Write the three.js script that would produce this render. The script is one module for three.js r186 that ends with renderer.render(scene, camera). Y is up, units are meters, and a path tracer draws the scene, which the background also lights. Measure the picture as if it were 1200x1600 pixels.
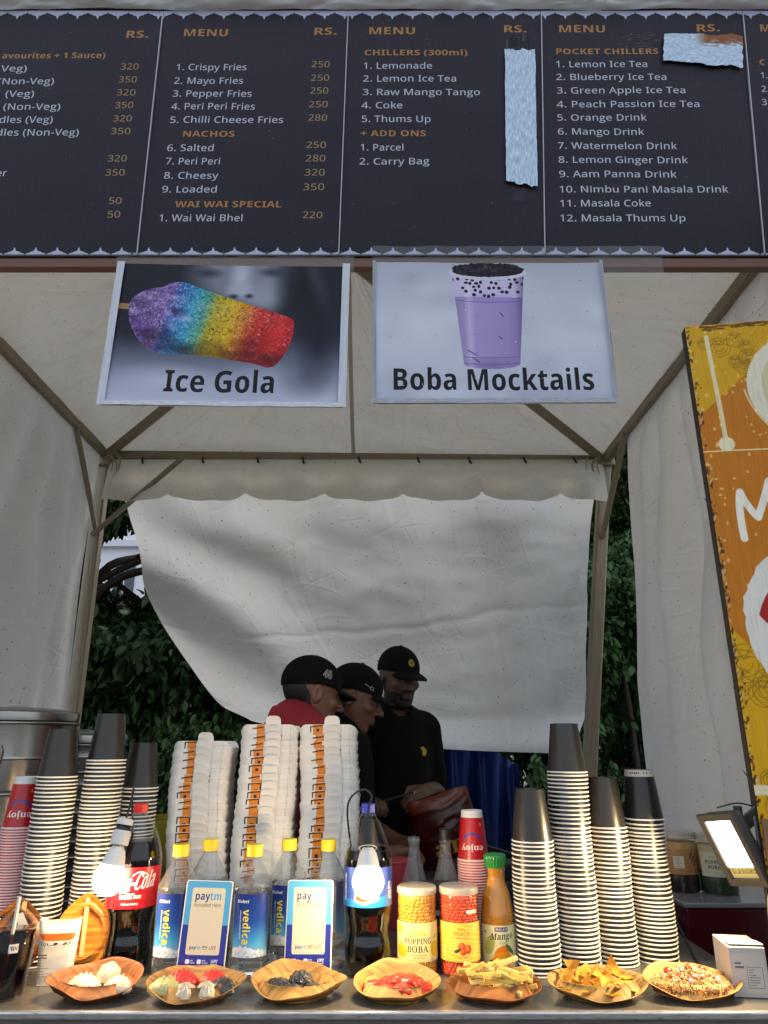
import * as THREE from 'three';
import { mergeGeometries, mergeVertices, toCreasedNormals } from 'three/addons/utils/BufferGeometryUtils.js';
import { RoundedBoxGeometry } from 'three/addons/geometries/RoundedBoxGeometry.js';
import { ImprovedNoise } from 'three/addons/math/ImprovedNoise.js';
import { RectAreaLightUniformsLib } from 'three/addons/lights/RectAreaLightUniformsLib.js';

// ---------------------------------------------------------------- camera, sky, sun, exposure
const scene = new THREE.Scene();
const camera = new THREE.PerspectiveCamera(71.57, 3 / 4, 0.05, 400);
camera.position.set(0, 1.32, 0);
camera.rotation.set(THREE.MathUtils.degToRad(18), 0, 0);
scene.add(camera);

const renderer = new THREE.WebGLRenderer({ antialias: true });
renderer.toneMapping = THREE.LinearToneMapping;
renderer.toneMappingExposure = 1.12;
renderer.shadowMap.enabled = true;

const noise3 = new ImprovedNoise();
const fbm = (x, y, z = 0, o = 4) => { let a = 0, s = 1, t = 0; for (let i = 0; i < o; i++) { a += noise3.noise(x, y, z + i * 7.3) * s; t += s; s *= 0.5; x *= 2.03; y *= 2.03; } return a / t; };

{ // bright overcast sky, a little blue
  const w = 256, h = 128, d = new Float32Array(w * h * 4);
  for (let j = 0; j < h; j++) for (let i = 0; i < w; i++) {
    const el = (j + 0.5) / h * Math.PI - Math.PI / 2, az = (i + 0.5) / w * 2 * Math.PI;
    const cx = Math.cos(el) * Math.cos(az), cy = Math.sin(el), cz = Math.cos(el) * Math.sin(az);
    const up = Math.max(0, cy), cl = fbm(cx * 2.2 + 5, cy * 4.5, cz * 2.2, 4) * 0.5;
    const b = (0.98 + 0.22 * up) * (1 + 0.3 * cl), k = (j * w + i) * 4;
    d[k] = b * (0.87 + 0.1 * cl); d[k + 1] = b * (0.97 + 0.04 * cl); d[k + 2] = b * 1.1; d[k + 3] = 1;
  }
  const sky = new THREE.DataTexture(d, w, h, THREE.RGBAFormat, THREE.FloatType);
  sky.mapping = THREE.EquirectangularReflectionMapping; sky.magFilter = THREE.LinearFilter; sky.needsUpdate = true;
  scene.background = sky; scene.environment = sky;
}
const sun = new THREE.DirectionalLight(0xfff4e6, 1.4);
sun.position.set(3.2, 9, -9); sun.target.position.set(0, 1, -2.5);
sun.castShadow = true; sun.shadow.radius = 30; sun.shadow.mapSize.set(2048, 2048);
Object.assign(sun.shadow.camera, { left: -8, right: 8, top: 8, bottom: -8, near: 0.5, far: 30 });
scene.add(sun, sun.target);
RectAreaLightUniformsLib.init();

// ---------------------------------------------------------------- helpers
let seed = 20240611;
const rnd = () => { seed = (seed + 0x6D2B79F5) | 0; let t = Math.imul(seed ^ (seed >>> 15), 1 | seed); t = (t + Math.imul(t ^ (t >>> 7), 61 | t)) ^ t; return ((t ^ (t >>> 14)) >>> 0) / 4294967296; };
const rr = (a, b) => a + (b - a) * rnd();
const gauss = () => (rnd() + rnd() + rnd() + rnd() - 2) * 0.9;
const V = (x, y, D) => new THREE.Vector3(x, y, -D);        // D: metres in front of the camera position
const clamp = (x, a, b) => Math.min(b, Math.max(a, x));
const smooth = (a, b, x) => { const t = clamp((x - a) / (b - a), 0, 1); return t * t * (3 - 2 * t); };
const lerp = (a, b, t) => a + (b - a) * t;
const rgb = (r, g, b) => new THREE.Color().setRGB(r, g, b);
const taken = new Map();
function numbered(n) { const k = taken.get(n) || 0; taken.set(n, k + 1); return k ? n + '_' + String(k).padStart(3, '0') : n; }
function mesh(name, geo, mat, parent) {
  const m = new THREE.Mesh(geo, mat); m.name = name; m.castShadow = m.receiveShadow = true;
  if (parent) parent.add(m);
  return m;
}
function tag(o, label, category, group, kind) {
  o.name = numbered(o.name);
  if (label) o.userData.label = label;
  if (category) o.userData.category = category;
  if (group) o.userData.group = group;
  if (kind) o.userData.kind = kind;
  scene.add(o); return o;
}
function thing(name, label, category, pos, group) {
  const g = new THREE.Group(); g.name = name; if (pos) g.position.copy(pos);
  return tag(g, label, category, group);
}
function structure(name, geo, mat, label) { const m = mesh(name, geo, mat); m.userData.label = label; return tag(m, null, null, null, 'structure'); }
const T = (geo, x = 0, y = 0, z = 0, rx = 0, ry = 0, rz = 0) => { geo.applyMatrix4(new THREE.Matrix4().compose(new THREE.Vector3(x, y, z), new THREE.Quaternion().setFromEuler(new THREE.Euler(rx, ry, rz)), new THREE.Vector3(1, 1, 1))); return geo; };
const merge = (list) => mergeGeometries(list.map((g) => { const q = g.index ? g.toNonIndexed() : g; for (const k of Object.keys(q.attributes)) if (!['position', 'normal', 'uv', 'color'].includes(k)) q.deleteAttribute(k); return q; }));
const box = (w, h, d, x = 0, y = 0, z = 0, r = 0.004) => T(new RoundedBoxGeometry(w, h, d, 2, Math.min(r, w / 2.01, h / 2.01, d / 2.01)), x, y, z);
function bar(a, b, w, h = w) {                            // a square tube from a to b
  const d = b.clone().sub(a), g = new RoundedBoxGeometry(w, d.length(), h, 2, Math.min(w, h) * 0.16);
  const q = new THREE.Quaternion().setFromUnitVectors(new THREE.Vector3(0, 1, 0), d.clone().normalize());
  g.applyMatrix4(new THREE.Matrix4().compose(a.clone().add(b).multiplyScalar(0.5), q, new THREE.Vector3(1, 1, 1)));
  return g;
}
const tube = (pts, r, seg = 32, rad = 8) => new THREE.TubeGeometry(new THREE.CatmullRomCurve3(pts), seg, r, rad);
const lathe = (pts, seg = 40) => new THREE.LatheGeometry(pts.map(([r, y]) => new THREE.Vector2(Math.max(r, 1e-5), y)), seg);
function profile(pts, n = 8) {                             // smooth profile through [r, y]
  const c = new THREE.SplineCurve(pts.map(([r, y]) => new THREE.Vector2(r, y)));
  return c.getPoints((pts.length - 1) * n).map((p) => [Math.max(p.x, 1e-5), p.y]);
}
function sheet(nu, nv, f) {                                // f(u, v) -> [x, y, z]
  const pos = [], uv = [], idx = [];
  for (let j = 0; j <= nv; j++) for (let i = 0; i <= nu; i++) { pos.push(...f(i / nu, j / nv)); uv.push(i / nu, j / nv); }
  for (let j = 0; j < nv; j++) for (let i = 0; i < nu; i++) { const a = j * (nu + 1) + i, b = a + 1, c = a + nu + 1, d = c + 1; idx.push(a, b, d, a, d, c); }
  const g = new THREE.BufferGeometry();
  g.setAttribute('position', new THREE.Float32BufferAttribute(pos, 3));
  g.setAttribute('uv', new THREE.Float32BufferAttribute(uv, 2));
  g.setIndex(idx); g.computeVertexNormals(); return g;
}
function scaleUV(g, su, sv, ou = 0, ov = 0) { const a = g.attributes.uv; for (let i = 0; i < a.count; i++) a.setXY(i, a.getX(i) * su + ou, a.getY(i) * sv + ov); return g; }
function bend(g, f) { const a = g.attributes.position, v = new THREE.Vector3(); for (let i = 0; i < a.count; i++) { v.fromBufferAttribute(a, i); f(v, i); a.setXYZ(i, v.x, v.y, v.z); } g.computeVertexNormals(); return g; }
function tint(g, f) { const a = g.attributes.position, c = new Float32Array(a.count * 3), v = new THREE.Vector3(); for (let i = 0; i < a.count; i++) { v.fromBufferAttribute(a, i); const q = f(v); c.set(q, i * 3); } g.setAttribute('color', new THREE.BufferAttribute(c, 3)); return g; }
function canvas(w, h, draw) {
  const c = document.createElement('canvas'); c.width = w; c.height = h; const x = c.getContext('2d'); draw(x, w, h);
  const t = new THREE.CanvasTexture(c); t.colorSpace = THREE.SRGBColorSpace; t.anisotropy = 8; return t;
}
function dataTex(w, h, f, srgb = false, repeat) {          // f(i, j) -> [r, g, b] 0..1, or one number
  const d = new Uint8Array(w * h * 4);
  for (let j = 0; j < h; j++) for (let i = 0; i < w; i++) { let c = f(i / w, j / h); if (typeof c === 'number') c = [c, c, c]; for (let k = 0; k < 3; k++) d[(j * w + i) * 4 + k] = clamp(c[k], 0, 1) * 255; d[(j * w + i) * 4 + 3] = 255; }
  const t = new THREE.DataTexture(d, w, h); t.magFilter = THREE.LinearFilter; t.minFilter = THREE.LinearMipmapLinearFilter; t.generateMipmaps = true; if (srgb) t.colorSpace = THREE.SRGBColorSpace;
  t.wrapS = t.wrapT = THREE.RepeatWrapping; if (repeat) t.repeat.set(...repeat); t.needsUpdate = true; return t;
}
const per = (f, s) => (u, v) => {                          // makes f(u*s, v*s) tile
  const a = u, b = v, wa = smooth(0.8, 1, a), wb = smooth(0.8, 1, b);
  return lerp(lerp(f(a * s, b * s), f((a - 1) * s, b * s), wa), lerp(f(a * s, (b - 1) * s), f((a - 1) * s, (b - 1) * s), wa), wb);
};
const std = (c, rough = 0.6, extra = {}) => new THREE.MeshPhysicalMaterial({ color: Array.isArray(c) ? rgb(...c) : c, roughness: rough, ...extra });

// surface nets: meshes the zero set of sdf inside a box
function nets(sdf, lo, hi, cell) {
  const n = [0, 1, 2].map((k) => Math.ceil((hi[k] - lo[k]) / cell) + 1), [nx, ny, nz] = n;
  const val = new Float32Array(nx * ny * nz), id = (i, j, k) => (k * ny + j) * nx + i;
  for (let k = 0; k < nz; k++) for (let j = 0; j < ny; j++) for (let i = 0; i < nx; i++) val[id(i, j, k)] = sdf(lo[0] + i * cell, lo[1] + j * cell, lo[2] + k * cell);
  const at = new Int32Array(nx * ny * nz).fill(-1), pos = [], idx = [];
  const E = []; for (let a = 0; a < 8; a++) for (let b = 0; b < 3; b++) if (!(a & (1 << b))) E.push([a, a | (1 << b)]);
  for (let k = 0; k < nz - 1; k++) for (let j = 0; j < ny - 1; j++) for (let i = 0; i < nx - 1; i++) {
    const c = []; let m = 0;
    for (let a = 0; a < 8; a++) { c[a] = val[id(i + (a & 1), j + ((a >> 1) & 1), k + (a >> 2))]; if (c[a] < 0) m |= 1 << a; }
    if (m === 0 || m === 255) continue;
    let x = 0, y = 0, z = 0, q = 0;
    for (const [a, b] of E) if ((c[a] < 0) !== (c[b] < 0)) {
      const t = c[a] / (c[a] - c[b]);
      x += (a & 1) + t * ((b & 1) - (a & 1)); y += ((a >> 1) & 1) + t * (((b >> 1) & 1) - ((a >> 1) & 1)); z += (a >> 2) + t * ((b >> 2) - (a >> 2)); q++;
    }
    at[id(i, j, k)] = pos.length / 3;
    pos.push(lo[0] + (i + x / q) * cell, lo[1] + (j + y / q) * cell, lo[2] + (k + z / q) * cell);
  }
  const quad = (a, b, c, d, flip) => { if (a < 0 || b < 0 || c < 0 || d < 0) return; flip ? idx.push(a, c, b, a, d, c) : idx.push(a, b, c, a, c, d); };
  for (let k = 1; k < nz - 1; k++) for (let j = 1; j < ny - 1; j++) for (let i = 1; i < nx - 1; i++) {
    const s = val[id(i, j, k)] < 0;
    if (s !== val[id(i + 1, j, k)] < 0) quad(at[id(i, j - 1, k - 1)], at[id(i, j, k - 1)], at[id(i, j, k)], at[id(i, j - 1, k)], !s);
    if (s !== val[id(i, j + 1, k)] < 0) quad(at[id(i - 1, j, k - 1)], at[id(i, j, k - 1)], at[id(i, j, k)], at[id(i - 1, j, k)], s);
    if (s !== val[id(i, j, k + 1)] < 0) quad(at[id(i - 1, j - 1, k)], at[id(i, j - 1, k)], at[id(i, j, k)], at[id(i - 1, j, k)], !s);
  }
  const g = new THREE.BufferGeometry(); g.setAttribute('position', new THREE.Float32BufferAttribute(pos, 3)); g.setIndex(idx); g.computeVertexNormals();
  return g;
}
const smin = (a, b, k) => { const h = Math.max(k - Math.abs(a - b), 0) / k; return Math.min(a, b) - h * h * k * 0.25; };
function cap(px, py, pz, a, b, ra, rb) {                   // distance to a tapered capsule
  const bx = b[0] - a[0], by = b[1] - a[1], bz = b[2] - a[2], x = px - a[0], y = py - a[1], z = pz - a[2];
  const t = clamp((x * bx + y * by + z * bz) / (bx * bx + by * by + bz * bz + 1e-12), 0, 1);
  return Math.hypot(x - bx * t, y - by * t, z - bz * t) - (ra + (rb - ra) * t);
}
function ell(px, py, pz, c, r) {                           // distance (approximate) to an ellipsoid
  const x = (px - c[0]) / r[0], y = (py - c[1]) / r[1], z = (pz - c[2]) / r[2], k = Math.hypot(x, y, z);
  const k2 = Math.hypot(x / r[0], y / r[1], z / r[2]);
  return k2 < 1e-9 ? -Math.min(...r) : k * (k - 1) / k2;
}

// ---------------------------------------------------------------- shared materials
const clothMap = dataTex(1024, 1024, (() => {
  const spots = []; for (let i = 0; i < 800; i++) spots.push([rnd(), rnd(), rr(0.0008, 0.0034), rr(0.25, 0.8), rr(1, 3.5), rr(0, 3.1)]);
  const grid = new Map(); for (const s of spots) { const k = Math.floor(s[0] * 32) + ',' + Math.floor(s[1] * 32); (grid.get(k) || grid.set(k, []).get(k)).push(s); }
  const st = per((x, y) => fbm(x, y, 3, 5), 5), st2 = per((x, y) => fbm(x, y, 9, 3), 22), st3 = per((x, y) => fbm(x, y * 0.35, 21, 4), 12);
  return (u, v) => {
    let a = 0.95 + 0.03 * st(u, v) + 0.02 * st2(u, v), warm = 0.02 * st(v, u) + 0.008;
    a -= 0.06 * smooth(0.25, 0.55, st3(u, v));
    const ci = Math.floor(u * 32), cj = Math.floor(v * 32);
    for (let i = -1; i < 2; i++) for (let j = -1; j < 2; j++) for (const s of grid.get((ci + i) + ',' + (cj + j)) || []) {
      const c = Math.cos(s[5]), n = Math.sin(s[5]), dx = (u - s[0]) * c + (v - s[1]) * n, dy = (-(u - s[0]) * n + (v - s[1]) * c) * s[4];
      const d = Math.hypot(dx, dy); if (d < s[2]) a *= 1 - s[3] * smooth(s[2], s[2] * 0.4, d);
    }
    return [a + warm, a, a - warm * 1.4];
  };
})(), true);
const clothBump = dataTex(512, 512, (() => { const a = per((x, y) => Math.abs(fbm(x, y, 31, 4)), 7), b = per((x, y) => Math.abs(fbm(x + y * 0.6, y * 0.5, 41, 3)), 9); return (u, v) => 0.25 + 1.1 * a(u, v) + 0.5 * b(u, v); })());
const creaseBump = (() => {                                 // long fold lines and fine creases pressed into the sheets
  const t = canvas(1024, 1024, (c, w, h) => {
    c.fillStyle = '#808080'; c.fillRect(0, 0, w, h); c.lineCap = 'round';
    const crease = (x, y, a, len, wd, up) => { for (let k = 5; k > 0; k--) { c.strokeStyle = up ? 'rgba(255,255,255,0.07)' : 'rgba(0,0,0,0.07)'; c.lineWidth = wd * k / 2.5; c.beginPath(); c.moveTo(x, y); c.quadraticCurveTo(x + Math.cos(a) * len * 0.5 + 0.06 * len * Math.sin(a * 7), y + Math.sin(a) * len * 0.5 + 0.06 * len * Math.cos(a * 5), x + Math.cos(a) * len, y + Math.sin(a) * len); c.stroke(); } };
    for (let i = 0; i < 40; i++) crease(rr(-100, 1000), rr(-50, 1000), rr(-0.35, 0.35) + (i % 2 ? Math.PI / 2 : 0), rr(150, 650), rr(6, 26), rnd() < 0.5);
    for (let i = 0; i < 90; i++) crease(rnd() * w, rnd() * h, rnd() * 6.28, rr(20, 130), rr(3, 10), rnd() < 0.5);
  });
  t.colorSpace = THREE.NoColorSpace; t.wrapS = t.wrapT = THREE.RepeatWrapping; return t;
})();
const clothTex = (t, r) => { const c = t.clone(); c.repeat.set(...r); c.needsUpdate = true; return c; };
const cloth = (c, through, rep = [1, 1], bs = 0.006) => std(c, 1, { transmission: through, thickness: 0, side: THREE.DoubleSide, map: clothTex(clothMap, rep), bumpMap: clothTex(creaseBump, rep), bumpScale: bs, specularIntensity: 0.25 });
const M = {
  roofCloth: cloth([0.74, 0.72, 0.67], 0.19, [2, 1], 0.014),
  valanceCloth: cloth([0.84, 0.815, 0.75], 0.42, [2, 1], 0.008),
  wallCloth: cloth([0.79, 0.78, 0.755], 0.25, [1.5, 1.5], 0.010),
  rearCloth: cloth([0.86, 0.87, 0.88], 0.55, [1.5, 1], 0.008),
  tentSteel: std([0.42, 0.38, 0.30], 0.55, { metalness: 0.25, map: dataTex(256, 256, (u, v) => { const a = 0.85 + 0.12 * fbm(u * 8, v * 12, 2) - 0.35 * smooth(0.22, 0.45, fbm(u * 14, v * 14, 8)); return [a, a * 0.97, a * 0.92]; }, true) }),
  black: std([0.012, 0.012, 0.013], 0.45),
  rubber: std([0.015, 0.015, 0.016], 0.6),
  aluminium: std([0.33, 0.315, 0.29], 0.27, { metalness: 0.95, bumpMap: dataTex(256, 256, (u, v) => 0.5 + 0.5 * fbm(u * 2, v * 90, 5, 3)), bumpScale: 0.0002 }),
  clearPlastic: std([0.98, 0.98, 0.98], 0.04, { transmission: 1, thickness: 0, ior: 1.45, side: THREE.DoubleSide }),
  water: std([0.97, 0.99, 1], 0.0, { transmission: 1, thickness: 0.05, ior: 1.33 }),
  cola: std([0.9, 0.75, 0.6], 0.02, { transmission: 1, thickness: 0.05, ior: 1.34, attenuationColor: rgb(0.18, 0.05, 0.02), attenuationDistance: 0.012 }),
  white: std([0.78, 0.77, 0.74], 0.5),
  string: std([0.4, 0.34, 0.24], 0.9),
};

// ---------------------------------------------------------------- ground
const C = 0.846;                                           // counter height
const XL = -1.523, XR = 1.205, DB = 3.6, DF = 1.74, EAVE = 2.8, APEX = V(-0.16, 3.4, 2.68);
{
  const g = new THREE.PlaneGeometry(300, 300); g.rotateX(-Math.PI / 2); scaleUV(g, 120, 120);
  structure('ground', g, std([0.16, 0.145, 0.125], 0.95, { map: dataTex(512, 512, per((x, y) => 0.75 + 0.4 * fbm(x, y, 1, 5), 8), true), bumpMap: dataTex(256, 256, per((x, y) => 0.5 + 0.5 * fbm(x, y, 4, 4), 20)), bumpScale: 0.01 }), 'bare trodden earth ground around the stall');
}

// ---------------------------------------------------------------- tent
{
  const t = thing('canopy_tent', 'white canopy tent with brown steel frame over the food stall', 'tent', V(-0.16, 0, 2.67));
  const o = t.position, L = (g) => { g.translate(-o.x, -o.y, -o.z); return g; };
  const add = (n, g, m) => mesh(n, L(g), m, t);
  const bl = V(XL, EAVE + 0.015, DB), br = V(XR, EAVE - 0.015, DB), fl = V(XL, EAVE + 0.015, DF), fr = V(XR, EAVE - 0.015, DF);
  // roof: four hipped panels, each sagging between the rafters
  const panel = (a, b, sag, ph, n) => {
    const nrm = b.clone().sub(a).cross(APEX.clone().sub(a)).normalize(); if (nrm.y < 0) nrm.negate();
    const g = sheet(70, 40, (u, v) => {
      const e = a.clone().lerp(b, u), p = e.lerp(APEX, v * 0.992), w = Math.sin(Math.PI * u) * (1 - v);
      const s = -sag * Math.sin(Math.PI * u) * Math.sin(Math.PI * Math.min(1, v * 1.05)) + 0.03 * smooth(0, 0.07, Math.min(u, 1 - u)) * smooth(0, 0.04, v) + w * 0.02 * fbm(u * 7 + ph, v * 5, ph, 3)
        + w * 0.010 * Math.sin((u * 5 + v * 9 + ph) * 3 + 3 * fbm(u * 3, v * 3, ph + 2, 2));
      p.addScaledVector(nrm, s); return [p.x, p.y, p.z];
    });
    return add('roof_panel', g, n);
  };
  panel(bl, br, 0.05, 1, M.roofCloth); panel(fl, bl, 0.05, 2, M.roofCloth); panel(br, fr, 0.05, 3, M.roofCloth); panel(fr, fl, 0.05, 4, M.roofCloth);
  { // sewn seam down the rear panel
    const g = sheet(2, 40, (u, v) => { const e = bl.clone().lerp(br, 0.497 + (u - 0.5) * 0.008 / (1.04 - v)), p = e.lerp(APEX, v * 0.97); const nr = br.clone().sub(bl).cross(APEX.clone().sub(bl)).normalize(); if (nr.y < 0) nr.negate(); p.addScaledVector(nr, -0.05 * Math.sin(Math.PI * Math.min(1, v * 1.05)) + 0.012); return [p.x, p.y, p.z]; });
    add('roof_seam', g, cloth([0.68, 0.64, 0.56], 0.16, [0.1, 1], 0.004));
  }
  // frame
  for (const [a, b] of [[bl, br], [fl, bl], [br, fr], [fr, fl]]) add('eave_beam', bar(a, b, 0.045, 0.05), M.tentSteel);
  for (const a of [bl, br, fl, fr]) add('hip_rafter', bar(a.clone().add(new THREE.Vector3(0, -0.005, 0)), APEX.clone().add(new THREE.Vector3(0, -0.02, 0)), 0.042, 0.05), M.tentSteel);
  const foot = { bl: V(-1.50, 0, 3.58), br: V(0.81, 0, 3.6), fl: V(XL, 0, DF), fr: V(XR, 0, DF) };
  add('post', bar(foot.bl, bl, 0.062, 0.062), M.tentSteel);
  add('post', bar(foot.br, br, 0.062, 0.062), M.tentSteel);
  add('post', bar(foot.fl, fl, 0.062, 0.062), M.tentSteel); add('post', bar(foot.fr, fr, 0.062, 0.062), M.tentSteel);
  // knee braces at the rear corners
  add('brace', bar(V(-1.512, 2.34, 3.53), V(-1.07, 2.775, 3.52), 0.022), M.tentSteel);
  add('brace', bar(V(-1.50, 2.36, 3.56), V(-1.505, 2.78, 3.18), 0.022), M.tentSteel);
  add('brace', bar(V(1.14, 2.34, 3.57), V(1.185, 2.77, 3.2), 0.026), M.tentSteel);
  for (const x of [-1.46, 1.15]) add('corner_joint', box(0.1, 0.09, 0.1, x < 0 ? XL + 0.01 : XR - 0.01, EAVE - 0.015, -DB + 0.002, 0.012), M.tentSteel);
  // hooks and lashings along the rear beam
  for (let i = 0; i < 9; i++) { const x = lerp(-1.3, 1.05, i / 8) + rr(-0.03, 0.03); add('hook', tube([V(x, 2.79, 3.566), V(x + 0.006, 2.76, 3.555), V(x + 0.014, 2.745, 3.56), V(x + 0.02, 2.757, 3.565)], 0.006, 12, 6), M.black); }
  for (let i = 0; i < 6; i++) { const x = lerp(-1.35, 0.75, i / 5), w = rr(0.25, 0.42); add('lashing_string', tube([V(x, 2.79, 3.57), V(x + w * 0.4, 2.765 - rr(0, 0.02), 3.566), V(x + w, 2.785, 3.568)], 0.0022, 16, 5), M.string); }
  for (const [sx, x0] of [[1, XL], [-1, XR]]) for (let i = 0; i < 5; i++) { const a = rr(-0.02, 0.06), y = EAVE - rr(0.02, 0.06); add('lashing_string', tube([V(x0 + sx * 0.02, y + 0.06, DB - 0.05), V(x0 + sx * (0.06 + a), y, DB - 0.062), V(x0 + sx * (0.05 + a), y - rr(0.05, 0.2), DB - 0.065)], 0.003, 14, 5), M.string); }
  // scalloped valance hanging outside the rear wall
  const val = sheet(180, 10, (u, v) => {
    const x = lerp(XL + 0.05, XR - 0.03, u), per = (u * 6.4 + 0.2) % 1, drop = 0.2 + 0.055 * Math.sqrt(Math.max(0, 1 - Math.pow(2 * per - 1, 2)));
    return [x, EAVE - 0.025 - v * drop, -(DB - 0.04 - 0.008 * Math.sin(v * 3) - v * (0.05 + 0.012 * Math.sin(u * 40 + 0.6) + 0.01 * Math.sin(u * 93)))];
  });
  add('valance', scaleUV(val, 1.6, 0.2), M.valanceCloth);
}

// ---------------------------------------------------------------- tent walls (loose sheets tied to the frame)
{
  // rear sheet, dragged up on one side
  const lx = [[-1.455, 2.735], [-1.36, 2.42], [-1.276, 2.141], [-1.13, 1.9], [-1.006, 1.717], [-0.846, 1.515], [-0.70, 1.43]];
  const Lc = new THREE.CatmullRomCurve3(lx.map(([x, y]) => new THREE.Vector3(x, y, 0)));
  const bx = [[-0.70, 1.43], [-0.4, 1.36], [0, 1.31], [0.4, 1.285], [0.75, 1.272], [0.98, 1.265]];
  const Bc = new THREE.CatmullRomCurve3(bx.map(([x, y]) => new THREE.Vector3(x, y, 0)));
  const g = sheet(150, 120, (u, v) => {
    const top = new THREE.Vector3(lerp(-1.455, 1.165, u), 2.735 + 0.012 * Math.cos(u * Math.PI * 16), 0), bot = Bc.getPoint(u);
    const le = Lc.getPoint(v), ri = new THREE.Vector3(lerp(1.165, 0.98, v), lerp(2.735, 1.265, v) , 0);
    const c00 = lx[0], c10 = [1.165, 2.735], c01 = bx[0], c11 = [0.98, 1.265];
    const x = lerp(top.x, bot.x, v) + lerp(le.x, ri.x, u) - lerp(lerp(c00[0], c10[0], u), lerp(c01[0], c11[0], u), v);
    const y = lerp(top.y, bot.y, v) + lerp(le.y, ri.y, u) - lerp(lerp(c00[1], c10[1], u), lerp(c01[1], c11[1], u), v);
    let d = 0.03 * Math.sin(u * Math.PI) * Math.sin(v * Math.PI * 0.9);                          // belly of the sheet
    d += 0.06 * Math.sin(u * 17 + v * 2.6 + 1.5 * fbm(u * 2, v * 2, 8)) * smooth(0, 0.4, v) * (1 - 0.4 * v) * (0.4 + 0.6 * smooth(0.1, 0.8, u));
    d += 0.06 * smooth(0.55, 0, u) * Math.sin((x * 1.1 + y * 1.7) * 7) * smooth(0, 0.35, v);   // pulled folds
    d += 0.018 * Math.sin(u * 52 + 2 * fbm(u * 5, v * 2, 2)) * Math.exp(-v * 9);               // gathers under the hooks
    d += 0.03 * fbm(u * 4, v * 4, 6, 3) + 0.006 * Math.exp(-Math.pow((v - 0.52 - 0.03 * Math.sin(u * 5)) / 0.012, 2)) + 0.005 * Math.exp(-Math.pow((u - 0.74) / 0.006, 2));
    d -= 0.16 * smooth(0.86, 1, v) * (1 - smooth(0.9, 1, v) * 0.2);                             // the hem rolls away
    return [x, y, -(DB + 0.012 + 0.075 * smooth(0, 0.2, v) - Math.min(d, 0.115) * (0.35 + 0.95 * smooth(0, 0.25, v)))];
  });
  tag(mesh('tent_rear_curtain', g, M.rearCloth), 'speckled white rear tent sheet dragged up on one side behind the men', 'tent wall', 'white sheets walling the tent');
  const side = (x0, d0, d1, out, ph, folds, label) => {
    const g = sheet(150, 60, (u, v) => {
      const D = lerp(d0, d1, u), hang = 0.014 * Math.abs(Math.sin(u * Math.PI * 7));
      let f = 0.1 * Math.pow(0.5 + 0.5 * Math.sin(u * folds + ph + 1.3 * v + 1.4 * fbm(u * 3, v * 1.5, ph + 5)), 1.6) * smooth(0, 0.3, v) + 0.03 * Math.sin(u * folds * 2.7 + ph * 3 + 2 * fbm(u * 3, v * 2, ph)) * (0.5 + 0.5 * Math.sin(v * 3 + ph));
      f += 0.03 * fbm(u * 5, v * 3, ph, 3) + 0.02 * Math.sin((u * 1.2 + v) * 18 + ph) * smooth(0.9, 0.3, v) * smooth(0, 0.2, v) * 0.6;
      return [x0 + out * (f - 0.03 * smooth(0, 0.3, v)) * smooth(0, 0.1, v) * (0.25 + 0.75 * smooth(0, 0.25, (ph > 1 ? u : 1 - u))), lerp(EAVE + 0.0 - hang, 0.12, v), -(D + (ph > 1 ? (1 - u) * Math.min(0.27, 0.6 * v) : 0))];
    });
    tag(mesh('tent_side_curtain', scaleUV(g, 1, 1.3), M.wallCloth), label, 'tent wall', 'white sheets walling the tent');
  };
  side(XL, 1.3, 3.53, -1, 0.4, 21, 'creased white tent side sheet hanging behind the aluminium steamers');
  side(XR, 3.22, 1.3, 1, 1.7, 19, 'creased white tent side sheet hanging behind the yellow momo sign');
}
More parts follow.
